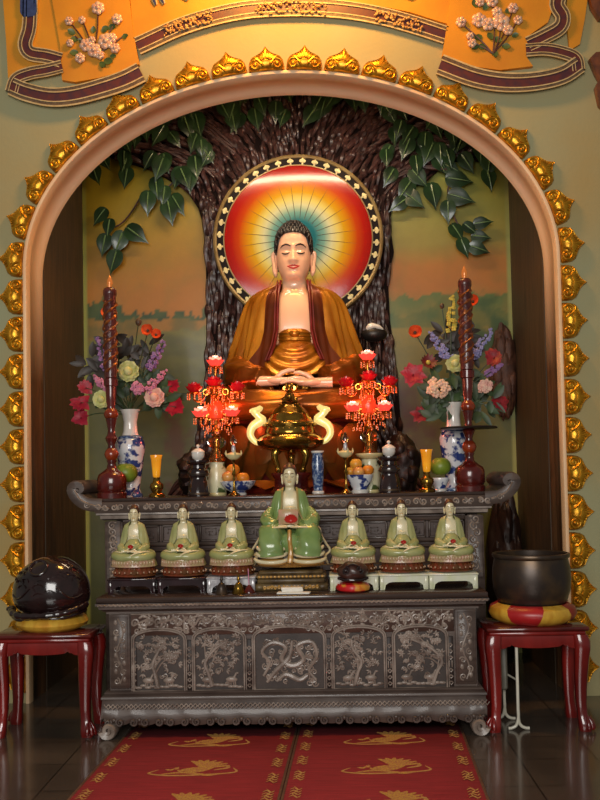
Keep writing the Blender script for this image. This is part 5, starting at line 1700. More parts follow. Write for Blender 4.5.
# flower vases --------------------------------------------------------
VP = [(0, 11), (2, 11.5), (4, 10), (8, 8.5), (20, 10.5), (45, 14), (52, 14.5), (57, 13), (61, 8.5), (66, 7), (75, 6.5), (83, 8), (87, 10), (87.6, 10), (87, 9), (80, 6), (70, 5.5), (55, 5)]
def vase(px, side, Y=6.48):
    k = U(Y); x = PX(px, 480, Y)
    r = thing('flower_vase', 'tall blue and white vase of silk flowers behind the candlestick on ' + side, 'vase', (x, Y, UZ), group='blue and white flower vases')
    mb = MB(); mb.lathe(prof_px([q for q in VP[:9]], k), seg=40); build(mb, 'vase_body', M['blue_china'], r)
    mb = MB(); mb.lathe(prof_px([(61, 8.6), (66, 7.1), (75, 6.6), (83, 8.1), (87, 10), (87.6, 10.1), (87.4, 9), (80, 6), (70, 5.6), (61, 5)], k), seg=40); build(mb, 'neck', M['white_china'], r)
    mb = MB(); mb.lathe(prof_px([(-.0, 11.6), (1.5, 11.8), (3.2, 10.8), (3.3, 9)], k), seg=40); build(mb, 'foot_ring', M['blue_dark_china'], r)
    mb = MB(); mb.lathe(prof_px([(58, 12.8), (59, 12.6), (60, 11.6), (61, 9.4)], k * 1.01), seg=40); build(mb, 'shoulder_band', M['blue_dark_china'], r)
    return Vector((x, Y, UZ + 84 * k))
vL = vase(131, FISH); vR = vase(455, BOWL)

def stem_to(root, mouth, c):
    mb = MB(); m = Vector(mouth) + Vector((random.uniform(-.02, .02), random.uniform(-.02, .02), -.12))
    mb.tube(bez([m, m + Vector((0, 0, .10)), m.lerp(Vector(c), .6) + Vector((0, 0, .07)), c], 10), .004, 5)
    build(mb, 'stem', M['stem_green'], root, world=True)
def flower(kind, px, py, size, m, label, mouth, dy=0.0, px2=None, py2=None, grp=None):
    Y = mouth.y + dy; c = P(px, py, Y); k = U(Y); r = size * k
    names = dict(poppy='poppy', spike='flower_spike', rose='rose', lily='lily', daisy='daisy', cluster='hydrangea', bud='flower_bud')
    root = thing(names[kind], label, 'flower', tuple(c), group=grp)
    rnd = random.Random(int(px * 7 + py)); mb = MB(); f = Vector((0, -1, .15)).normalized()
    if kind in ('poppy', 'lily', 'daisy'):
        n = {'poppy': 6, 'lily': 6, 'daisy': 13}[kind]
        fx = Vector((rnd.uniform(-.4, .4), -1, rnd.uniform(.1, .6))).normalized()
        a_ = fx.orthogonal().normalized(); b_ = fx.cross(a_)
        for row in range(2 if kind != 'daisy' else 1):
            for i in range(n):
                a = 2 * PI * (i + .5 * row) / n
                d = a_ * math.cos(a) + b_ * math.sin(a) + fx * {'poppy': .45, 'lily': .3, 'daisy': .1}[kind]
                mb.petal(c, d, fx, r * rnd.uniform(.9, 1.1) * (rnd.uniform(.8, 1.35) if kind == 'lily' else 1), r * {'poppy': .95, 'lily': .72, 'daisy': .36}[kind], .3 if kind != 'lily' else -.2, 5, 4, wmax=.6 if kind == 'poppy' else .45)
        build(mb, 'petals', M[m], root, world=True)
        kc = {'lily': .10, 'poppy': .2, 'daisy': .24}[kind]
        mb = MB(); mb.ell(c + fx * r * .10, (r * kc, r * kc, r * kc), 8, 6); build(mb, 'flower_centre', {'daisy': M['fl_yellow'], 'poppy': M['fl_bud'], 'lily': M['fl_crimson']}[kind], root, world=True)
        stem_to(root, mouth, c)
    elif kind == 'spike':
        e = P(px2, py2, Y - .02)
        for i in range(36):
            t = i / 35; p = c.lerp(e, t); w = size * k * lerp(.35, 1.0, t ** .6)
            a = rnd.uniform(0, 6.28)
            q = p + Vector((math.cos(a) * w, math.sin(a) * w * .8, rnd.uniform(-.01, .01)))
            s = k * lerp(1.2, 2.4, t)
            for j in range(4):
                b = j * PI / 2 + a
                mb.ell(q + Vector((math.cos(b) * s * .6, -.003, math.sin(b) * s * .6)), (s * .62, s * .5, s * .62), 6, 4)
        build(mb, 'blossom', M[m], root, world=True)
        mb = MB(); mb.tube([c, e], .004, 5); build(mb, 'spike_stem', M['stem_green'], root, world=True)
        stem_to(root, mouth, e)
    elif kind == 'rose':
        for row, (n, L, tl, w) in enumerate(((5, .5, .15, .6), (6, .75, .5, .7), (8, .95, 1.0, 1.0), (9, .95, 1.7, 1.05), (9, .9, 3.0, 1.1))):
            for i in range(n):
                a = 2 * PI * (i + .37 * row) / n
                d = Vector((math.cos(a) * tl, -1, math.sin(a) * tl))
                mb.petal(c + Vector((math.cos(a) * r * .08 * row, r * .35, math.sin(a) * r * .08 * row)), d, -Vector((math.cos(a), 0, math.sin(a))), r * L, r * w, .2 if row < 2 else -.25, 5, 4, cup=.3, wmax=.6)
        mb.ell(c, (r * .5, r * .5, r * .5), 10, 8)
        build(mb, 'petals', M[m], root, world=True)
        mb = MB()
        for i in range(4):
            a = i * PI / 2 + .5; mb.petal(c + Vector((0, r * .5, -r * .2)), (math.cos(a), .2, math.sin(a) - .3), (0, -1, 0), r * 1.5, r * .6, -.2)
        build(mb, 'foliage', M['foliage'], root, world=True)
        stem_to(root, mouth, c)
    elif kind == 'cluster':
        for i in range(34):
            d = Vector((rnd.gauss(0, 1), -abs(rnd.gauss(0, 1)), rnd.gauss(0, 1))).normalized()
            q = c + d * r * rnd.uniform(.6, 1)
            for j in range(4):
                b = j * PI / 2 + i
                mb.ell(q + Vector((math.cos(b), -.2, math.sin(b))) * r * .17, (r * .17, r * .1, r * .17), 6, 4)
        build(mb, 'blossom', M[m], root, world=True)
        mb = MB()
        for i in range(5):
            a = i * 1.25 + 3; mb.petal(c, (math.cos(a), .1, math.sin(a)), (0, -1, 0), r * 1.9, r * .7, -.15)
        build(mb, 'foliage', M['foliage'], root, world=True)
        stem_to(root, mouth, c)
    else:
        mb.ell(c, (r * .8, r * .8, r), 10, 8)
        for i in range(5):
            a = 2 * PI * i / 5; mb.petal(c - Vector((0, 0, r)), (math.cos(a) * .6, math.sin(a) * .6, 1), (0, 0, 1), r * 1.8, r * .8, .1)
        build(mb, 'bud_head', M[m], root, world=True); stem_to(root, mouth, c)
A_ = ' in the fish-side vase'; B_ = ' in the bowl-side vase'
flower('poppy', 148, 331, 8, 'fl_orange', 'orange poppy facing sideways, outer of the tall pair' + A_, vL, -.03)
flower('poppy', 156, 335, 7, 'fl_orange', 'orange poppy lower of the tall pair' + A_, vL, -.06)
flower('poppy', 107, 313, 6.5, 'fl_orange', 'orange red poppy peeping past the candle top' + A_, vL, -.02)
flower('bud', 138.5, 322, 4, 'fl_bud', 'brown closed bud on a thin stem' + A_, vL, 0)
flower('spike', 98, 338, 4.5, 'fl_lilac', 'lilac spike beside the dark niche wall' + A_, vL, 0, 107, 368)
flower('spike', 164, 342, 5, 'fl_lilac', 'lilac spike leaning toward the great statue' + A_, vL, -.04, 150, 368)
flower('spike', 94, 376, 4, 'fl_pink', 'short pink spike near the niche wall' + A_, vL, -.06, 106, 388)
flower('spike', 165, 371, 5, 'fl_pink', 'long pink spike leaning toward the red lotus lamp' + A_, vL, -.10, 144, 392)
flower('rose', 128, 371, 9.5, 'fl_cream', 'greenish cream rose in the middle' + A_, vL, -.10)
flower('rose', 154, 397, 9, 'fl_rose', 'pale pink rose low over the vase neck' + A_, vL, -.12)
flower('rose', 101, 399, 8, 'fl_cream', 'cream rose half behind the candlestick' + A_, vL, -.08)
flower('lily', 86, 388, 8, 'fl_magenta', 'crimson lily highest at the niche wall' + A_, vL, -.02)
flower('lily', 81, 403, 9, 'fl_magenta', 'crimson lily in the middle of three by the niche wall' + A_, vL, -.06)
flower('lily', 81, 418, 9, 'fl_magenta', 'crimson lily hanging lowest by the niche wall' + A_, vL, -.04)
flower('lily', 172, 386, 8, 'fl_magenta', 'crimson lily upper of two toward the lotus lamp' + A_, vL, -.04)
flower('lily', 176, 407, 10, 'fl_magenta', 'crimson lily hanging toward the lotus lamp' + A_, vL, -.08)
flower('cluster', 137, 388, 6, 'fl_pink', 'small pink hydrangea beside the pale rose' + A_, vL, -.14)
flower('spike', 452, 296, 3.6, 'fl_yellow', 'tall yellow flower spike' + B_, vR, 0, 451, 330)
flower('poppy', 473, 302, 8, 'fl_orange', 'orange red poppy behind the candle top' + B_, vR, .02)
flower('poppy', 415, 333, 9, 'fl_orange', 'orange poppy standing alone toward the tree trunk' + B_, vR, -.04)
flower('bud', 442, 306, 3, 'fl_bud', 'dark closed bud on a thin stem' + B_, vR, 0)
flower('spike', 431, 333, 5, 'fl_lav', 'lavender blue spike beside the lone orange poppy' + B_, vR, -.06, 448, 358)
flower('spike', 491, 330, 5, 'fl_lav', 'lavender blue spike near the brown rock' + B_, vR, -.04, 473, 357)
flower('daisy', 428, 363, 10, 'fl_maroon', 'maroon daisy with a yellow centre' + B_, vR, -.05)
flower('lily', 413, 375, 11, 'fl_magenta', 'crimson lily hanging toward the red lotus lamp' + B_, vR, -.06)
flower('cluster', 438, 388, 10.5, 'fl_peach', 'peach hydrangea head' + B_, vR, -.12)
flower('rose', 455, 363, 8, 'fl_cream', 'greenish cream rose in the middle' + B_, vR, -.10)
flower('cluster', 484, 387, 7.5, 'fl_rose', 'pale pink hydrangea beside the candlestick' + B_, vR, -.12)
flower('spike', 501, 364, 4, 'fl_lilac', 'short lilac spike low by the brown rock' + B_, vR, -.06, 488, 374)
flower('lily', 494, 358, 9, 'fl_crimson', 'dark crimson lily in front of the brown rock' + B_, vR, -.02)
flower('lily', 500, 403, 9, 'fl_crimson', 'dark crimson star lily hanging below the brown rock' + B_, vR, -.06)
flower('lily', 420, 415, 8, 'fl_crimson', 'dark crimson lily hanging lowest toward the tree trunk' + B_, vR, -.02)
def sprig(px, py, mouth, n, m, label, spread, seed, dy=.03):
    rnd = random.Random(seed); c = P(px, py, mouth.y + dy)
    root = thing('leafy_sprig', label, 'foliage', tuple(c))
    mb = MB()
    for i in range(n):
        q = P(px + rnd.uniform(-1, 1) * spread, py + rnd.uniform(-.7, .8) * spread, mouth.y + dy + rnd.uniform(-.05, .05))
        a = rnd.uniform(0, 6.28); mb.petal(q, (math.cos(a), rnd.uniform(-.5, .1), math.sin(a)), (0, -1, 0), rnd.uniform(.08, .15), rnd.uniform(.035, .06), -.15)
    build(mb, 'leaves', M[m], root, world=True)
    stem_to(root, mouth, c)
sprig(128, 352, vL, 41, 'foliage_dark', 'dark leafy sprig behind the flowers' + A_, 22, 1)
sprig(100, 365, vL, 35, 'foliage_dark', 'dark leafy sprig at the niche wall edge' + A_, 15, 2)
sprig(135, 385, vL, 38, 'foliage', 'green leafy sprig low among the roses' + A_, 26, 3, -.02)
sprig(165, 395, vL, 14, 'foliage', 'small green sprig toward the lotus lamp' + A_, 9, 4, -.03)
sprig(455, 345, vR, 41, 'foliage_dark', 'dark leafy sprig behind the flowers' + B_, 20, 5)
sprig(455, 388, vR, 48, 'foliage', 'green leafy sprig low among the blossoms' + B_, 24, 6, -.03)
sprig(436, 408, vR, 19, 'foliage', 'green leaves drooping below the peach hydrangea' + B_, 11, 7, -.05)
sprig(484, 404, vR, 16, 'foliage', 'green leaves drooping beside the vase neck' + B_, 10, 8, -.05)

# red lotus lamps ------------------------------------------------------
def lotus_head(root, c, k, lit):
    c = Vector(c)
    mb = MB(); mb.lathe([(.001, -.030), (.010, -.028), (.012, -.015), (.034, -.006), (.050, .0), (.052, .004), (.030, .004), (.001, .004)], c=tuple(c), seg=20)
    h = build(mb, 'lotus_dish', M['lamp_brass'], root)
    mb = MB(); ib = MB(); mid = MB()
    for row, (n, L, tl, W_) in enumerate(((8, .078, .22, .048), (9, .074, .55, .052), (9, .062, 1.05, .050))):
        for i in range(n):
            a = 2 * PI * (i + .5 * row) / n; d = Vector((math.cos(a), math.sin(a), 0))
            (ib if row == 0 else (mid if row == 1 else mb)).petal(c + d * (.012 + .008 * row) + Vector((0, 0, .004)), d * tl + Vector((0, 0, 1)), -d, L * k, W_ * k, .12, 5, 4, cup=.25, wmax=.5)
    build(mb, 'lotus_shade', M['lotus_lit' if lit else 'lotus_red'], root)
    build(mid, 'middle_petals', M['lotus_pink' if lit else 'lotus_red'], root)
    build(ib, 'inner_petals', M['lotus_hot' if lit else 'lotus_red'], root)
    if lit:
        mb = MB(); mb.ell(c + Vector((0, 0, .028)), (.022, .022, .028), 12, 8); build(mb, 'bulb', M['lotus_glow'], root)
    mb = MB()
    for i in range(8):
        a = 2 * PI * i / 8 + .2; d = Vector((math.cos(a), math.sin(a), 0))
        for j in range(3): mb.ell(c + d * .048 + Vector((0, 0, -.010 - .016 * j)), (.004 + .0008 * j, .004 + .0008 * j, .007), 6, 5)
    build(mb, 'crystal_fringe', M['crystal'], root)
LYD = 6.40
def lotus_lamp(px, side, dish):
    Y = LYD; k = U(Y); x = PX(px, 470, Y)
    ph = 33 * k
    pot = thing('porcelain_pot', 'painted porcelain pot with leaf pattern under the red lotus lamp on ' + side, 'pot', (x, Y, UZ), group='pots under the lotus lamps')
    mb = MB(); mb.lathe(prof_px([(0, 8), (1, 9), (4, 9.4), (16, 10.2), (26, 9.4), (30, 8), (32, 8.4), (33, 8.4)], k), seg=28); build(mb, 'pot_body', M['pot_china'], pot)
    mb = MB(); mb.lathe(prof_px([(0, 9.2), (1.6, 9.6), (3, 9.2)], k), seg=28); build(mb, 'foot_ring', M['cream_china'], pot)
    z0 = ph
    if dish:
        mb = MB(); mb.lathe(prof_px([(33.0, 6), (33.5, 9), (36, 13), (38, 14.2), (38.8, 14), (38, 12), (35, 7), (34.5, 1)], k), seg=36)
        d_ = single(mb, 'dish', M['cream_china'], 'cream porcelain dish between the painted pot and the red lotus lamp', 'dish', (x, Y, UZ + .001))
        z0 = 35.2 * k
    r = thing('lotus_lamp', 'branched lamp of red glass lotus flowers, three of them lit, on ' + side, 'lamp', (x, Y, UZ + z0 + .001), group='red lotus lamps')
    mb = MB(); mb.lathe(prof_px([(0, 8.5), (1, 9), (3, 9), (8, 6), (12, 4.5), (14, 4.2), (16, 8), (20, 10), (24, 8), (26, 4), (27, 3.2)], k), seg=28); build(mb, 'glass_base', M['clear_glass'], r)
    mb = MB(); mb.lathe(prof_px([(0, 7.4), (2, 7.6), (6, 4.4), (11, 2.4), (18, 2), (27, 2.2), (28, 4), (31, 5.5), (34, 3.2), (38, 2), (50, 1.6), (64, 1.6), (66, 4), (69, 4.4), (72, 2), (84, 1.3), (95, 1.2)], k), seg=20); build(mb, 'brass_stem', M['lamp_brass'], r)
    mb = MB(); mb.lathe(prof_px([(42, 3), (44, 6.5), (50, 7.4), (56, 7.2), (61, 5), (62, 3)], k), seg=24, fold=lambda a, z: .05 * math.sin(9 * a)); build(mb, 'lantern_shade', M['lamp_orange'], r)
    zm, zl = 70 * k, 45 * k
    heads = [((0, 0, 96 * k), True)]
    for a, R_, z, lit in ((0, .155, zm, False), (PI, .155, zm, False), (-PI / 2, .10, zm + .03, False), (PI / 2, .12, zm, False), (0.0, .112, zl, True), (PI, .112, zl, True), (PI / 2, .10, zl, False)):
        c = Vector((math.cos(a) * R_, math.sin(a) * R_, z)); d = Vector((math.cos(a), math.sin(a), 0))
        zc = z - .012
        mb = MB()
        mb.tube(bez([(0, 0, z - .02), d * (R_ * .35) + Vector((0, 0, z + .025)), d * (R_ * .65) + Vector((0, 0, z - .055)), d * (R_ * .97) + Vector((0, 0, z - .052)), c + Vector((0, 0, -.022))], 18), .0065, 8)
        mb.tube(spiral((R_ * .45, z - .012), .022, 1.4, 1, 1, 14) if False else [d * (R_ * .45 + .02 * math.cos(t)) + Vector((0, 0, z + .004 + .02 * math.sin(t))) for t in [i * .5 for i in range(13)]], .005, 6)
        build(mb, 'arm', M['lamp_brass'], r)
        heads.append((c, lit))
    for c, lit in heads: lotus_head(r, c, 1.0, lit)
    mb = MB()
    rnd = random.Random(int(px))
    for i in range(120):
        a = rnd.uniform(0, 6.28); q = rnd.uniform(.02, .13); z = rnd.uniform(28, 62) * k
        for j in range(2): mb.ell((q * math.cos(a), q * math.sin(a), z - .014 * j), (.0045, .0045, .007), 6, 5)
    build(mb, 'hanging_fringe', M['crystal'], r)['kind'] = 'stuff'
    return Vector((x, Y, UZ + z0))
LL = lotus_lamp(217, FISH, False); LR = lotus_lamp(370, BOWL, True)

# bronze censer ---------------------------------------------------------
Y = 6.42; k = U(Y); x = PX(291, 470, Y)
mb = MB(); mb.lathe(prof_px([(0, 20), (2, 20.5), (4, 19), (7, 17), (15, 17), (18, 19.5), (20, 20), (21, 20), (21.5, 18)], k), seg=40)
single(mb, 'censer_stand', M['turned'], 'round dark red wood stand under the brass censer, behind the central green-robed statue', 'stand', (x, Y, UZ))
cz = thing('incense_censer', 'polished brass censer with domed lid, lion finial and two curling handles', 'censer', (x, Y, UZ + 21.6 * k))
mb = MB(); mb.lathe(prof_px([(20, 1), (20, 8), (21, 17), (24, 27), (28, 33), (31.5, 34.5), (35, 32.5), (38, 27), (39, 25.5), (41, 25.5), (44, 24), (47, 24)], k), seg=56); build(mb, 'vessel', M['brass'], cz)
mb = MB(); mb.lathe(prof_px([(46, 27), (48, 27.5), (49.5, 26), (50.5, 23), (54, 22), (57, 20), (58, 19.8), (59, 18.6), (63, 15.5), (66, 12.5), (67.5, 11), (68.5, 11.5), (69.5, 8), (70, 1)], k), seg=48)
lid = build(mb, 'lid', M['brass'], cz)
mb = MB()                       # lion finial
q = lambda a, b, c: (a * k, b * k, c * k)
mb.ell(q(0, 0, 76), (5 * k, 6 * k, 5.5 * k), 14, 10); mb.ell(q(0, -3, 83.5), (4.2 * k, 4.2 * k, 4.4 * k), 14, 10); mb.ell(q(0, -6.8, 82.5), (2.3 * k, 2 * k, 1.8 * k), 10, 8)
for s in (-1, 1):
    mb.tube([q(s * 3, -3, 76), q(s * 4.2, -5, 73), q(s * 4.4, -5.5, 70)], [2.2 * k, 1.8 * k, 2.0 * k], 8)
    mb.tube([q(s * 4, 3, 74), q(s * 6.5, 1, 73.5), q(s * 6.5, -1, 70)], [2.6 * k, 2 * k, 1.6 * k], 8)
    mb.ell(q(s * 3, -2.6, 87.4), (1.4 * k, 1 * k, 1.6 * k), 8, 6)
    mb.tube(spiral((s * 4.4 * k, 84 * k), 2 * k, 1.2, PI / 2, -s, 10, y=-1.5 * k), 1 * k, 6)
mb.tube(bez([q(0, 5, 76), q(0, 8, 80), q(0, 6, 86), q(0, 4, 89)], 8), [1.6 * k, 1.8 * k, 1.8 * k, 1.6 * k, 1.6 * k, 1.4 * k, 1 * k, .4 * k], 8)
build(mb, 'lion_finial', M['brass'], lid)
for s in (-1, 1):
    mb = MB()
    path = bez([q(s * 28, 0, 29), q(s * 35, 0, 31), q(s * 40, 0, 38), q(s * 38, 0, 46), q(s * 31, 0, 51), q(s * 28, 0, 53), q(s * 32, 0, 57), q(s * 35, 0, 61), q(s * 34, 0, 64)], 34)
    rad = [interp([(0, 2.0), (.2, 3.4), (.45, 4.6), (.58, 5.2), (.68, 4.2), (.8, 3.6), (.9, 4.6), (1, 3.6)], i / 33)[0] * k for i in range(34)]
    mb.tube(path, rad, 10, flat=.7, up=(0, 1, 0))
    mb.tube([q(s * 34, 0, 62), q(s * 29, 0, 65), q(s * 27, 0, 64.5)], [3.6 * k, 3 * k, 1 * k], 8)
    mb.tube([q(s * 34, 0, 63), q(s * 39, 0, 62), q(s * 40, 0, 60.5)], [3.0 * k, 2.4 * k, .8 * k], 8)
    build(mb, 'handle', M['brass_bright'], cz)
for a in (-PI / 2 - 1.05, -PI / 2 + 1.05, PI / 2):
    d = Vector((math.cos(a), math.sin(a), 0)); mb = MB()
    mb.tube(bez([d * 13 * k + Vector((0, 0, 24 * k)), d * 18 * k + Vector((0, 0, 18 * k)), d * 16 * k + Vector((0, 0, 9 * k)), d * 14 * k + Vector((0, 0, 3 * k)), d * 15.5 * k + Vector((0, 0, 0))], 14), [4.5 * k, 5 * k, 4.6 * k, 4 * k, 3.6 * k, 3.2 * k, 3 * k, 2.8 * k, 2.6 * k, 2.6 * k, 2.8 * k, 3 * k, 3.2 * k, 2.4 * k], 10)
    build(mb, 'leg', M['brass'], cz)
mb = MB()
for i in range(24):
    a = 2 * PI * i / 24; mb.ell((22.6 * k * math.cos(a), 22.6 * k * math.sin(a), 43.5 * k), (2.2 * k, 2.2 * k, 1.6 * k), 8, 6)
build(mb, 'bead_pattern', M['brass'], cz)

# dark wood jars with white cups -----------------------------------------
for px, side in ((198.5, FISH), (389.5, BOWL)):
    Y = 6.24; k = U(Y); x = PX(px, 480, Y)
    r = thing('cup_stand', 'dark turned wood stand lifting a white lidded cup on ' + side, 'stand', (x, Y, UZ), group='dark stands under the white cups')
    mb = MB(); mb.lathe(prof_px([(0, 10.5), (2, 11), (4, 10.5), (15, 9.4), (17, 8.2), (19, 8.4), (20, 10), (24, 10.6), (27, 9.6), (28, 7.6), (31, 7.6), (33, 11), (34.5, 11.6), (36, 11.4), (36, 9)], k), seg=36); build(mb, 'turned_body', M['dark_lacquer'], r)
    mb = MB(); mb.lathe(prof_px([(1.8, 11.2), (2.8, 11.5), (3.8, 11)], k), seg=36); mb.lathe(prof_px([(21.3, 10.7), (22.2, 11), (23.2, 10.8)], k), seg=36); build(mb, 'turned_ring', M['bronze'], r)
    c = thing('lidded_cup', 'small white porcelain cup with knobbed lid on the dark stand on ' + side, 'cup', (x, Y, UZ + 36.1 * k), group='white lidded cups')
    mb = MB(); mb.lathe(prof_px([(0, 3.6), (.8, 4), (2, 5.6), (5, 6.6), (8, 6.4)], k), seg=28); build(mb, 'cup_body', M['white_china'], c)
    mb = MB(); mb.lathe(prof_px([(7.8, 6.9), (8.6, 6.8), (10, 5.4), (11.5, 3), (12.2, 1.2), (13, 1), (13.6, 1.8), (14.8, 1.9), (15.8, 1)], k), seg=28); l_ = build(mb, 'lid', M['white_china'], c)

# small oil lamps ----------------------------------------------------------
for px, side in ((234, FISH), (346, BOWL)):
    Y = 6.19; k = U(Y); x = PX(px, 480, Y)
    r = thing('oil_lamp', 'slender brass oil lamp with pale horned bowl and glass chimney on ' + side, 'lamp', (x, Y, UZ), group='slender oil lamps')
    mb = MB(); mb.lathe(prof_px([(0, 6), (1, 6.2), (2.4, 4.6), (4, 2.6), (6, 1.4), (14, 1.1), (20, 1.2), (22, 2.4), (24, 1.3), (33, 1), (35, 2.2), (36, 3.2)], k), seg=20); build(mb, 'stem', M['brass'], r)
    mb = MB(); mb.lathe(prof_px([(35.5, 2), (37, 5), (39, 7), (41, 7.4), (42.4, 6.4), (43.4, 3), (43.6, 1)], k), seg=24)
    for i in range(4):
        a = i * PI / 2 + .3; d = Vector((math.cos(a), math.sin(a), 0))
        mb.tube([d * 6.6 * k + Vector((0, 0, 40 * k)), d * 8 * k + Vector((0, 0, 42.5 * k)), d * 7.6 * k + Vector((0, 0, 45.5 * k))], [1.3 * k, 1.1 * k, .3 * k], 6)
    build(mb, 'bowl', M['cream_china'], r)
    mb = MB(); mb.lathe(prof_px([(43.6, 1.8), (46, 2.2), (49, 2.0), (50, 1.4), (51, 1.4)], k), seg=16); build(mb, 'burner', M['stand_silver'], r)
    mb = MB(); mb.lathe(prof_px([(51, 2.2), (53, 3.6), (56, 3.2), (59, 1.5), (61, 1.2)], k), seg=16); build(mb, 'chimney', M['clear_glass'], r)

# amber cups ---------------------------------------------------------------
for px, side in ((156.5, FISH), (427, BOWL)):
    Y = 6.20; k = U(Y); x = PX(px, 480, Y)
    r = thing('offering_cup', 'amber glass cup on a polished brass foot on ' + side, 'cup', (x, Y, UZ), group='amber cups on brass feet')
    mb = MB(); mb.lathe(prof_px([(0, 8), (1, 8.4), (3, 7.8), (5, 4.6), (7, 5.6), (10, 7), (13, 6.6), (15, 4), (18, 3), (19, 3.6), (20, 3.6)], k), seg=32); build(mb, 'foot', M['brass'], r)
    mb = MB(); mb.lathe(prof_px([(20, 3), (22, 3.8), (30, 4.4), (38, 5.2), (42, 6.2), (42.4, 6), (38, 4.6), (30, 3.8), (24, 3)], k), seg=32); build(mb, 'glass', M['amber'], r)

# fruit ---------------------------------------------------------------------
def bowl(px, Y, R_, Hh, foot, label, nm='fruit_bowl'):
    k = U(Y); x = PX(px, 485, Y)
    r = thing(nm, label, 'bowl', (x, Y, UZ))
    mb = MB(); mb.lathe(prof_px([(0, foot), (Hh * .18, foot * .9), (Hh * .25, foot * .9), (Hh * .45, R_ * .7), (Hh * .75, R_ * .92), (Hh, R_), (Hh + .4, R_ * .98), (Hh * .8, R_ * .86), (Hh * .5, R_ * .6), (Hh * .38, 1)], k), seg=40); build(mb, 'bowl_body', M['blue_china'], r)
    mb = MB(); mb.lathe(prof_px([(0, foot * 1.05), (Hh * .12, foot * 1.1), (Hh * .2, foot * .95)], k), seg=36); build(mb, 'foot_ring', M['white_china'], r)
    return x, Y, k
def fruit(name, m, px, py, r, Y, label, zmin=None):
    c = P(px, py, Y); k = U(Y); R_ = r * k
    o = thing(name, label, 'fruit', (c.x, Y, c.z))
    mb = MB(); mb.ell((0, 0, 0), (R_, R_, R_ * .92), 24, 16, fn=lambda d: 1 - .10 * G(1 - abs(d.z), .06)); build(mb, 'flesh', M[m], o)
    mb = MB(); mb.tube([(0, 0, R_ * .78), (.002, -.001, R_ * .98)], .003, 6); build(mb, 'stalk', M['stem_brown'], o)
bowl(238, 6.33, 18, 14, 8, 'wide blue and white bowl of fruit on ' + FISH)
for n_, m, px, py, r, dy, lb in (('orange', 'orange', 233, 470, 6.8, 0, 'orange fruit on top of the bowl behind the oil lamp on '), ('apple', 'apple', 228, 477, 6.4, -.04, 'reddish apple low in the bowl, next to the painted pot on '), ('orange', 'orange', 243, 478, 6.4, -.03, 'orange fruit low in the bowl, next to the censer on '), ('peach', 'yellow_fruit', 236, 479, 6, .07, 'yellow peach at the back of the bowl on ')):
    fruit(n_, m, px, py, r, 6.33 + dy, lb + FISH)
bowl(360, 6.28, 13.5, 18, 8, 'footed blue and white bowl of fruit on ' + BOWL)
for n_, m, px, py, r, dy, lb in (('peach', 'yellow_fruit', 356, 464, 6.2, 0, 'yellow peach on top of the bowl on '), ('apple', 'apple', 358.5, 472, 6, -.05, 'rosy apple in front of the bowl on '), ('orange', 'orange', 368, 470, 5.8, 0, 'orange fruit next to the dark cup stand on '), ('peach', 'yellow_fruit', 350.5, 471.5, 5, 0, 'yellow peach next to the oil lamp on ')):
    fruit(n_, m, px, py, r, 6.28 + dy, lb + BOWL)
bowl(440, 6.36, 9.5, 13, 6, 'small blue and white bowl carrying a pomelo on ' + BOWL, 'small_bowl')
fruit('pomelo', 'pomelo', 440.5, 466.5, 10.5, 6.36, 'green pomelo in a small bowl between amber cup and candlestick')
bowl(126, 6.36, 9.5, 9, 6, 'small blue and white bowl carrying a pomelo on ' + FISH, 'small_bowl')
fruit('pomelo', 'pomelo', 126, 473, 11.5, 6.36, 'dark green pomelo half hidden behind the candlestick')
# blue vases round the censer
for px, R_, Y, Hh, lb in ((318, 5.6, 6.30, 42, 'narrow blue patterned vase beside a leg of the censer'),):
    k = U(Y); x = PX(px, 480, Y)
    r = thing('incense_vase', lb, 'vase', (x, Y, UZ))
    mb = MB(); mb.lathe(prof_px([(0, 5.5), (1, 6), (4, 4.6), (7, 4.6), (14, R_), (30, 6.2), (38, 5), (40, 5.2), (42, 6.4), (42.4, 6.2), (39, 4.2), (20, 4)], k), seg=28); build(mb, 'vase_body', M['blue_dark_china'], r)
    mb = MB(); mb.lathe(prof_px([(0, 5.8), (1.4, 6.3), (3, 5.6)], k), seg=28); mb.lathe(prof_px([(40.6, 5.8), (42, 6.7), (42.8, 6.4)], k), seg=28); build(mb, 'white_band', M['white_china'], r)

# spot lamp fixed to the trunk
Y = 7.55; c = P(374, 336, Y)
r = thing('spot_lamp', 'small dark lamp with a white top fixed to the tree trunk beside the great statue', 'lamp', tuple(c))
mb = MB(); mb.lathe([(.001, -.05), (.05, -.045), (.10, -.02), (.115, .02), (.10, .045), (.001, .05)], seg=28, sy=.7); mb.tube([(.08, .05, .0), (.10, .18, .05)], .018, 8); build(mb, 'lamp_shade', M['iron'], r)
mb = MB(); mb.tube(bez([(-.06, -.03, .055), (-.02, -.045, .08), (.03, -.04, .072), (.075, -.02, .050)], 10), [.014, .024, .028, .026, .022, .02, .02, .018, .014, .008], 8); build(mb, 'lamp_cap', M['white_china'], r)

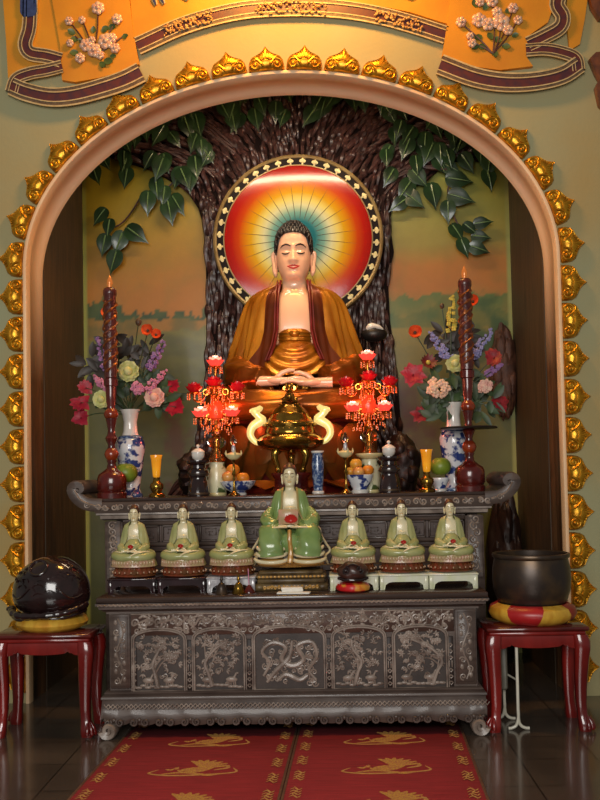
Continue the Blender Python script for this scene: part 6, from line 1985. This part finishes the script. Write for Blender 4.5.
# rocks -------------------------------------------------------------------
def rock(px, py, w, h, Y, m, label, z0=None, name='rock', d=.22, seed=1):
    c = P(px, py, Y); k = U(Y)
    r_ = (w * k / 2, d, h * k / 2)
    mb = MB()
    def fn(dv): return 1 + .22 * mnoise.noise(dv * 2.2 + Vector((seed, seed, 0))) + .12 * mnoise.noise(dv * 5 + Vector((0, seed, 3)))
    z = c.z if z0 is None else z0 + r_[2]
    mb.ell((0, 0, 0), r_, 36, 26, fn=fn)
    for i in range(5):
        a = i * 1.3 + seed; mb.ell((math.cos(a) * r_[0] * .5, -d * .5, math.sin(a) * r_[2] * .55), (r_[0] * .42, d * .5, r_[2] * .3), 18, 12, fn=fn)
    o = single(mb, name, M[m], label, 'rock', (c.x, Y, z))
rock(504, 372, 26, 92, YN - .10, 'rock', 'tall brown rock relief on the mural behind the crimson lilies', d=.07, seed=2)
rock(503, 525, 34, 172, 7.6, 'rock_dark', 'dark red rock below the mural beside the high altar, bronze bowl end', z0=-.02, seed=4)
rock(198, 474, 40, 48, 7.15, 'rock_dark', 'dark rock on the plinth between lotus throne and dark cup stand, fish side', seed=5)
rock(402, 466, 34, 64, 7.15, 'rock_dark', 'dark rock on the plinth beside the lotus throne, bowl side', seed=7)

# ================================================================== THINGS ON THE LOW ALTAR
Y = 5.62; k = U(Y)
for px, m, h, lab in ((221.5, 'bronze', 14.5, 'small dark bronze hand bell in front of the silvery stand'), (238.5, 'brass', 14.5, 'small brass hand bell in front of the silvery stand')):
    r = thing('hand_bell', lab, 'bell', (PX(px, 585, Y), Y, LT), group='hand bells')
    mb = MB(); mb.lathe(prof_px([(0, 6.4), (.8, 6.6), (2, 5.8), (6, 4.8), (9, 3.9), (11, 2.4), (11.8, 1)], k), seg=28); build(mb, 'bell_body', M[m], r)
    mb = MB(); mb.lathe(prof_px([(11.6, 1.1), (13, 1.2), (14, 1.9), (15.4, 1.4), (18, 1.1), (19, .4)], k), seg=14); build(mb, 'handle', M[m], r)
r = thing('incense_holder', 'reddish conical incense holder with one thin stick beside the brass hand bell', 'incense holder', (PX(248.5, 585, Y), Y + .04, LT))
mb = MB(); mb.lathe(prof_px([(0, 6), (1, 6), (4, 4), (7, 2), (8, 1)], k), seg=24); build(mb, 'cone', M['turned'], r)
mb = MB(); mb.tube([(0, 0, 6 * k), (-.004, 0, 24 * k)], .003, 6); build(mb, 'stick', M['fl_pink'], r)
def sheets(px, w, d, n, z, Y, rz, label):
    mb = MB()
    for i in range(n):
        a = random.uniform(-.05, .05)
        mb.box((random.uniform(-.004, .004), 0, z + .0028 * i + .0014), (w, d, .0026), .0004, M=Matrix.Rotation(a, 3, 'Z'))
    return single(mb, 'paper_sheet' if n == 1 else 'paper_pad', M['paper'], label, 'paper', (PX(px, 588, Y), Y, 0), rz=rz)
sheets(294, .20, .085, 3, LT + .001, 5.60, -.06, 'wide white paper pad lying under the smaller one before the central statue')
sheets(292, .13, .06, 9, LT + .012, 5.612, .05, 'thick white paper pad on top of the wide one before the central statue')
X_ = PX(353, 585, 5.64)
mb = MB(); mb.lathe([(.01, 0), (.075, 0), (.102, .014), (.106, .030), (.095, .050), (.06, .060), (.01, .06)], seg=40, fold=lambda a, z: .02 * math.sin(14 * a))
single(mb, 'cushion', M['fl_magenta'] if False else mat('red_gold_satin', S(190, 24, 28), .35, col2=S(206, 140, 50), scale=14, lo=.52, hi=.62, detail=2), 'small red satin cushion with gold pattern under the small brown wooden fish', 'cushion', (X_, 5.64, LT))
r = thing('wooden_fish', 'small brown carved wooden fish drum on a red cushion before the pale stands', 'wooden fish', (X_, 5.64, LT + .052))
mb = MB(); mb.ell((0, 0, .068), (.098, .080, .068), 32, 20, fn=lambda d: 1 + .05 * math.sin(6 * d.x + 4 * d.z)); build(mb, 'drum_body', mat('brown_fish_wood', S(70, 40, 32), .35, col2=S(50, 26, 20), scale=12, coat=.3), r)
mb = MB()
for s in (-1, 1):
    mb.tube(spiral((s * .045, .085), .026, 1.5, PI / 2, s, 16, y=-.070), .007, 6)
    mb.ell((s * .045, -.074, .085), (.010, .008, .010), 10, 8)
mb.tube([(-.09, -.03, .035), (-.05, -.066, .026), (0, -.078, .024), (.05, -.066, .026), (.09, -.03, .035)], .010, 8)
mb.tube([(-.03, -.068, .115), (0, -.064, .122), (.03, -.068, .115)], .008, 8)
build(mb, 'carved_pattern', M['dark_lacquer'], r)
# ================================================================== LIGHT
def area(name, loc, tgt, size, sy, energy, col):
    l = bpy.data.lights.new(name, 'AREA'); l.shape = 'RECTANGLE'; l.size = size; l.size_y = sy; l.energy = energy; l.color = col
    o = bpy.data.objects.new(name, l); COL.objects.link(o); o.location = loc
    d = Vector(tgt) - Vector(loc); o.rotation_euler = d.to_track_quat('-Z', 'Y').to_euler()
    return o
def point(name, loc, energy, col, r=.05):
    l = bpy.data.lights.new(name, 'POINT'); l.energy = energy; l.color = col; l.shadow_soft_size = r
    o = bpy.data.objects.new(name, l); COL.objects.link(o); o.location = loc
    return o
area('doorway_light', (-.6, -2.6, 3.0), (0, 6, 1.0), 4.0, 3.0, 400, (1.0, .97, .92))
area('ceiling_lamp', (0, 5.5, 5.7), (0, 6.4, 4.6), 1.0, .3, 85, (1.0, .46, .09))
area('niche_tube', (0, 6.78, 4.52), (0, 7.5, 2.6), 1.7, .10, 34, (1.0, .74, .48))
sp = bpy.data.lights.new('statue_fill_spot', 'SPOT'); sp.energy = 420; sp.color = (1.0, .80, .55); sp.spot_size = R(17); sp.spot_blend = .6; sp.shadow_soft_size = .15  # unseen fill spot added near the camera to brighten the great statue
so = bpy.data.objects.new('statue_fill_spot', sp); COL.objects.link(so); so.location = (.1, .6, 2.55)
so.rotation_euler = (Vector((0, 7.2, 2.75)) - Vector(so.location)).to_track_quat('-Z', 'Y').to_euler()
scene.world = bpy.data.worlds.new('world')
scene.world.use_nodes = True
bg = scene.world.node_tree.nodes['Background']
bg.inputs[0].default_value = (.9, .92, .85, 1)
bg.inputs[1].default_value = .15
scene.view_settings.view_transform = 'Standard'
scene.view_settings.look = 'None'
scene.view_settings.exposure = 0
for v in (LL, LR):
    point('lotus_glow_lamp', (v.x, v.y - .30, v.z + .50), 1.6, (1.0, .22, .10), .06)
    point('lotus_glow_back', (v.x, v.y + .26, v.z + .40), 5.0, (1.0, .16, .08), .06)
    point('lotus_top_lamp', (v.x, v.y, v.z + .82), .6, (1.0, .55, .35), .03)
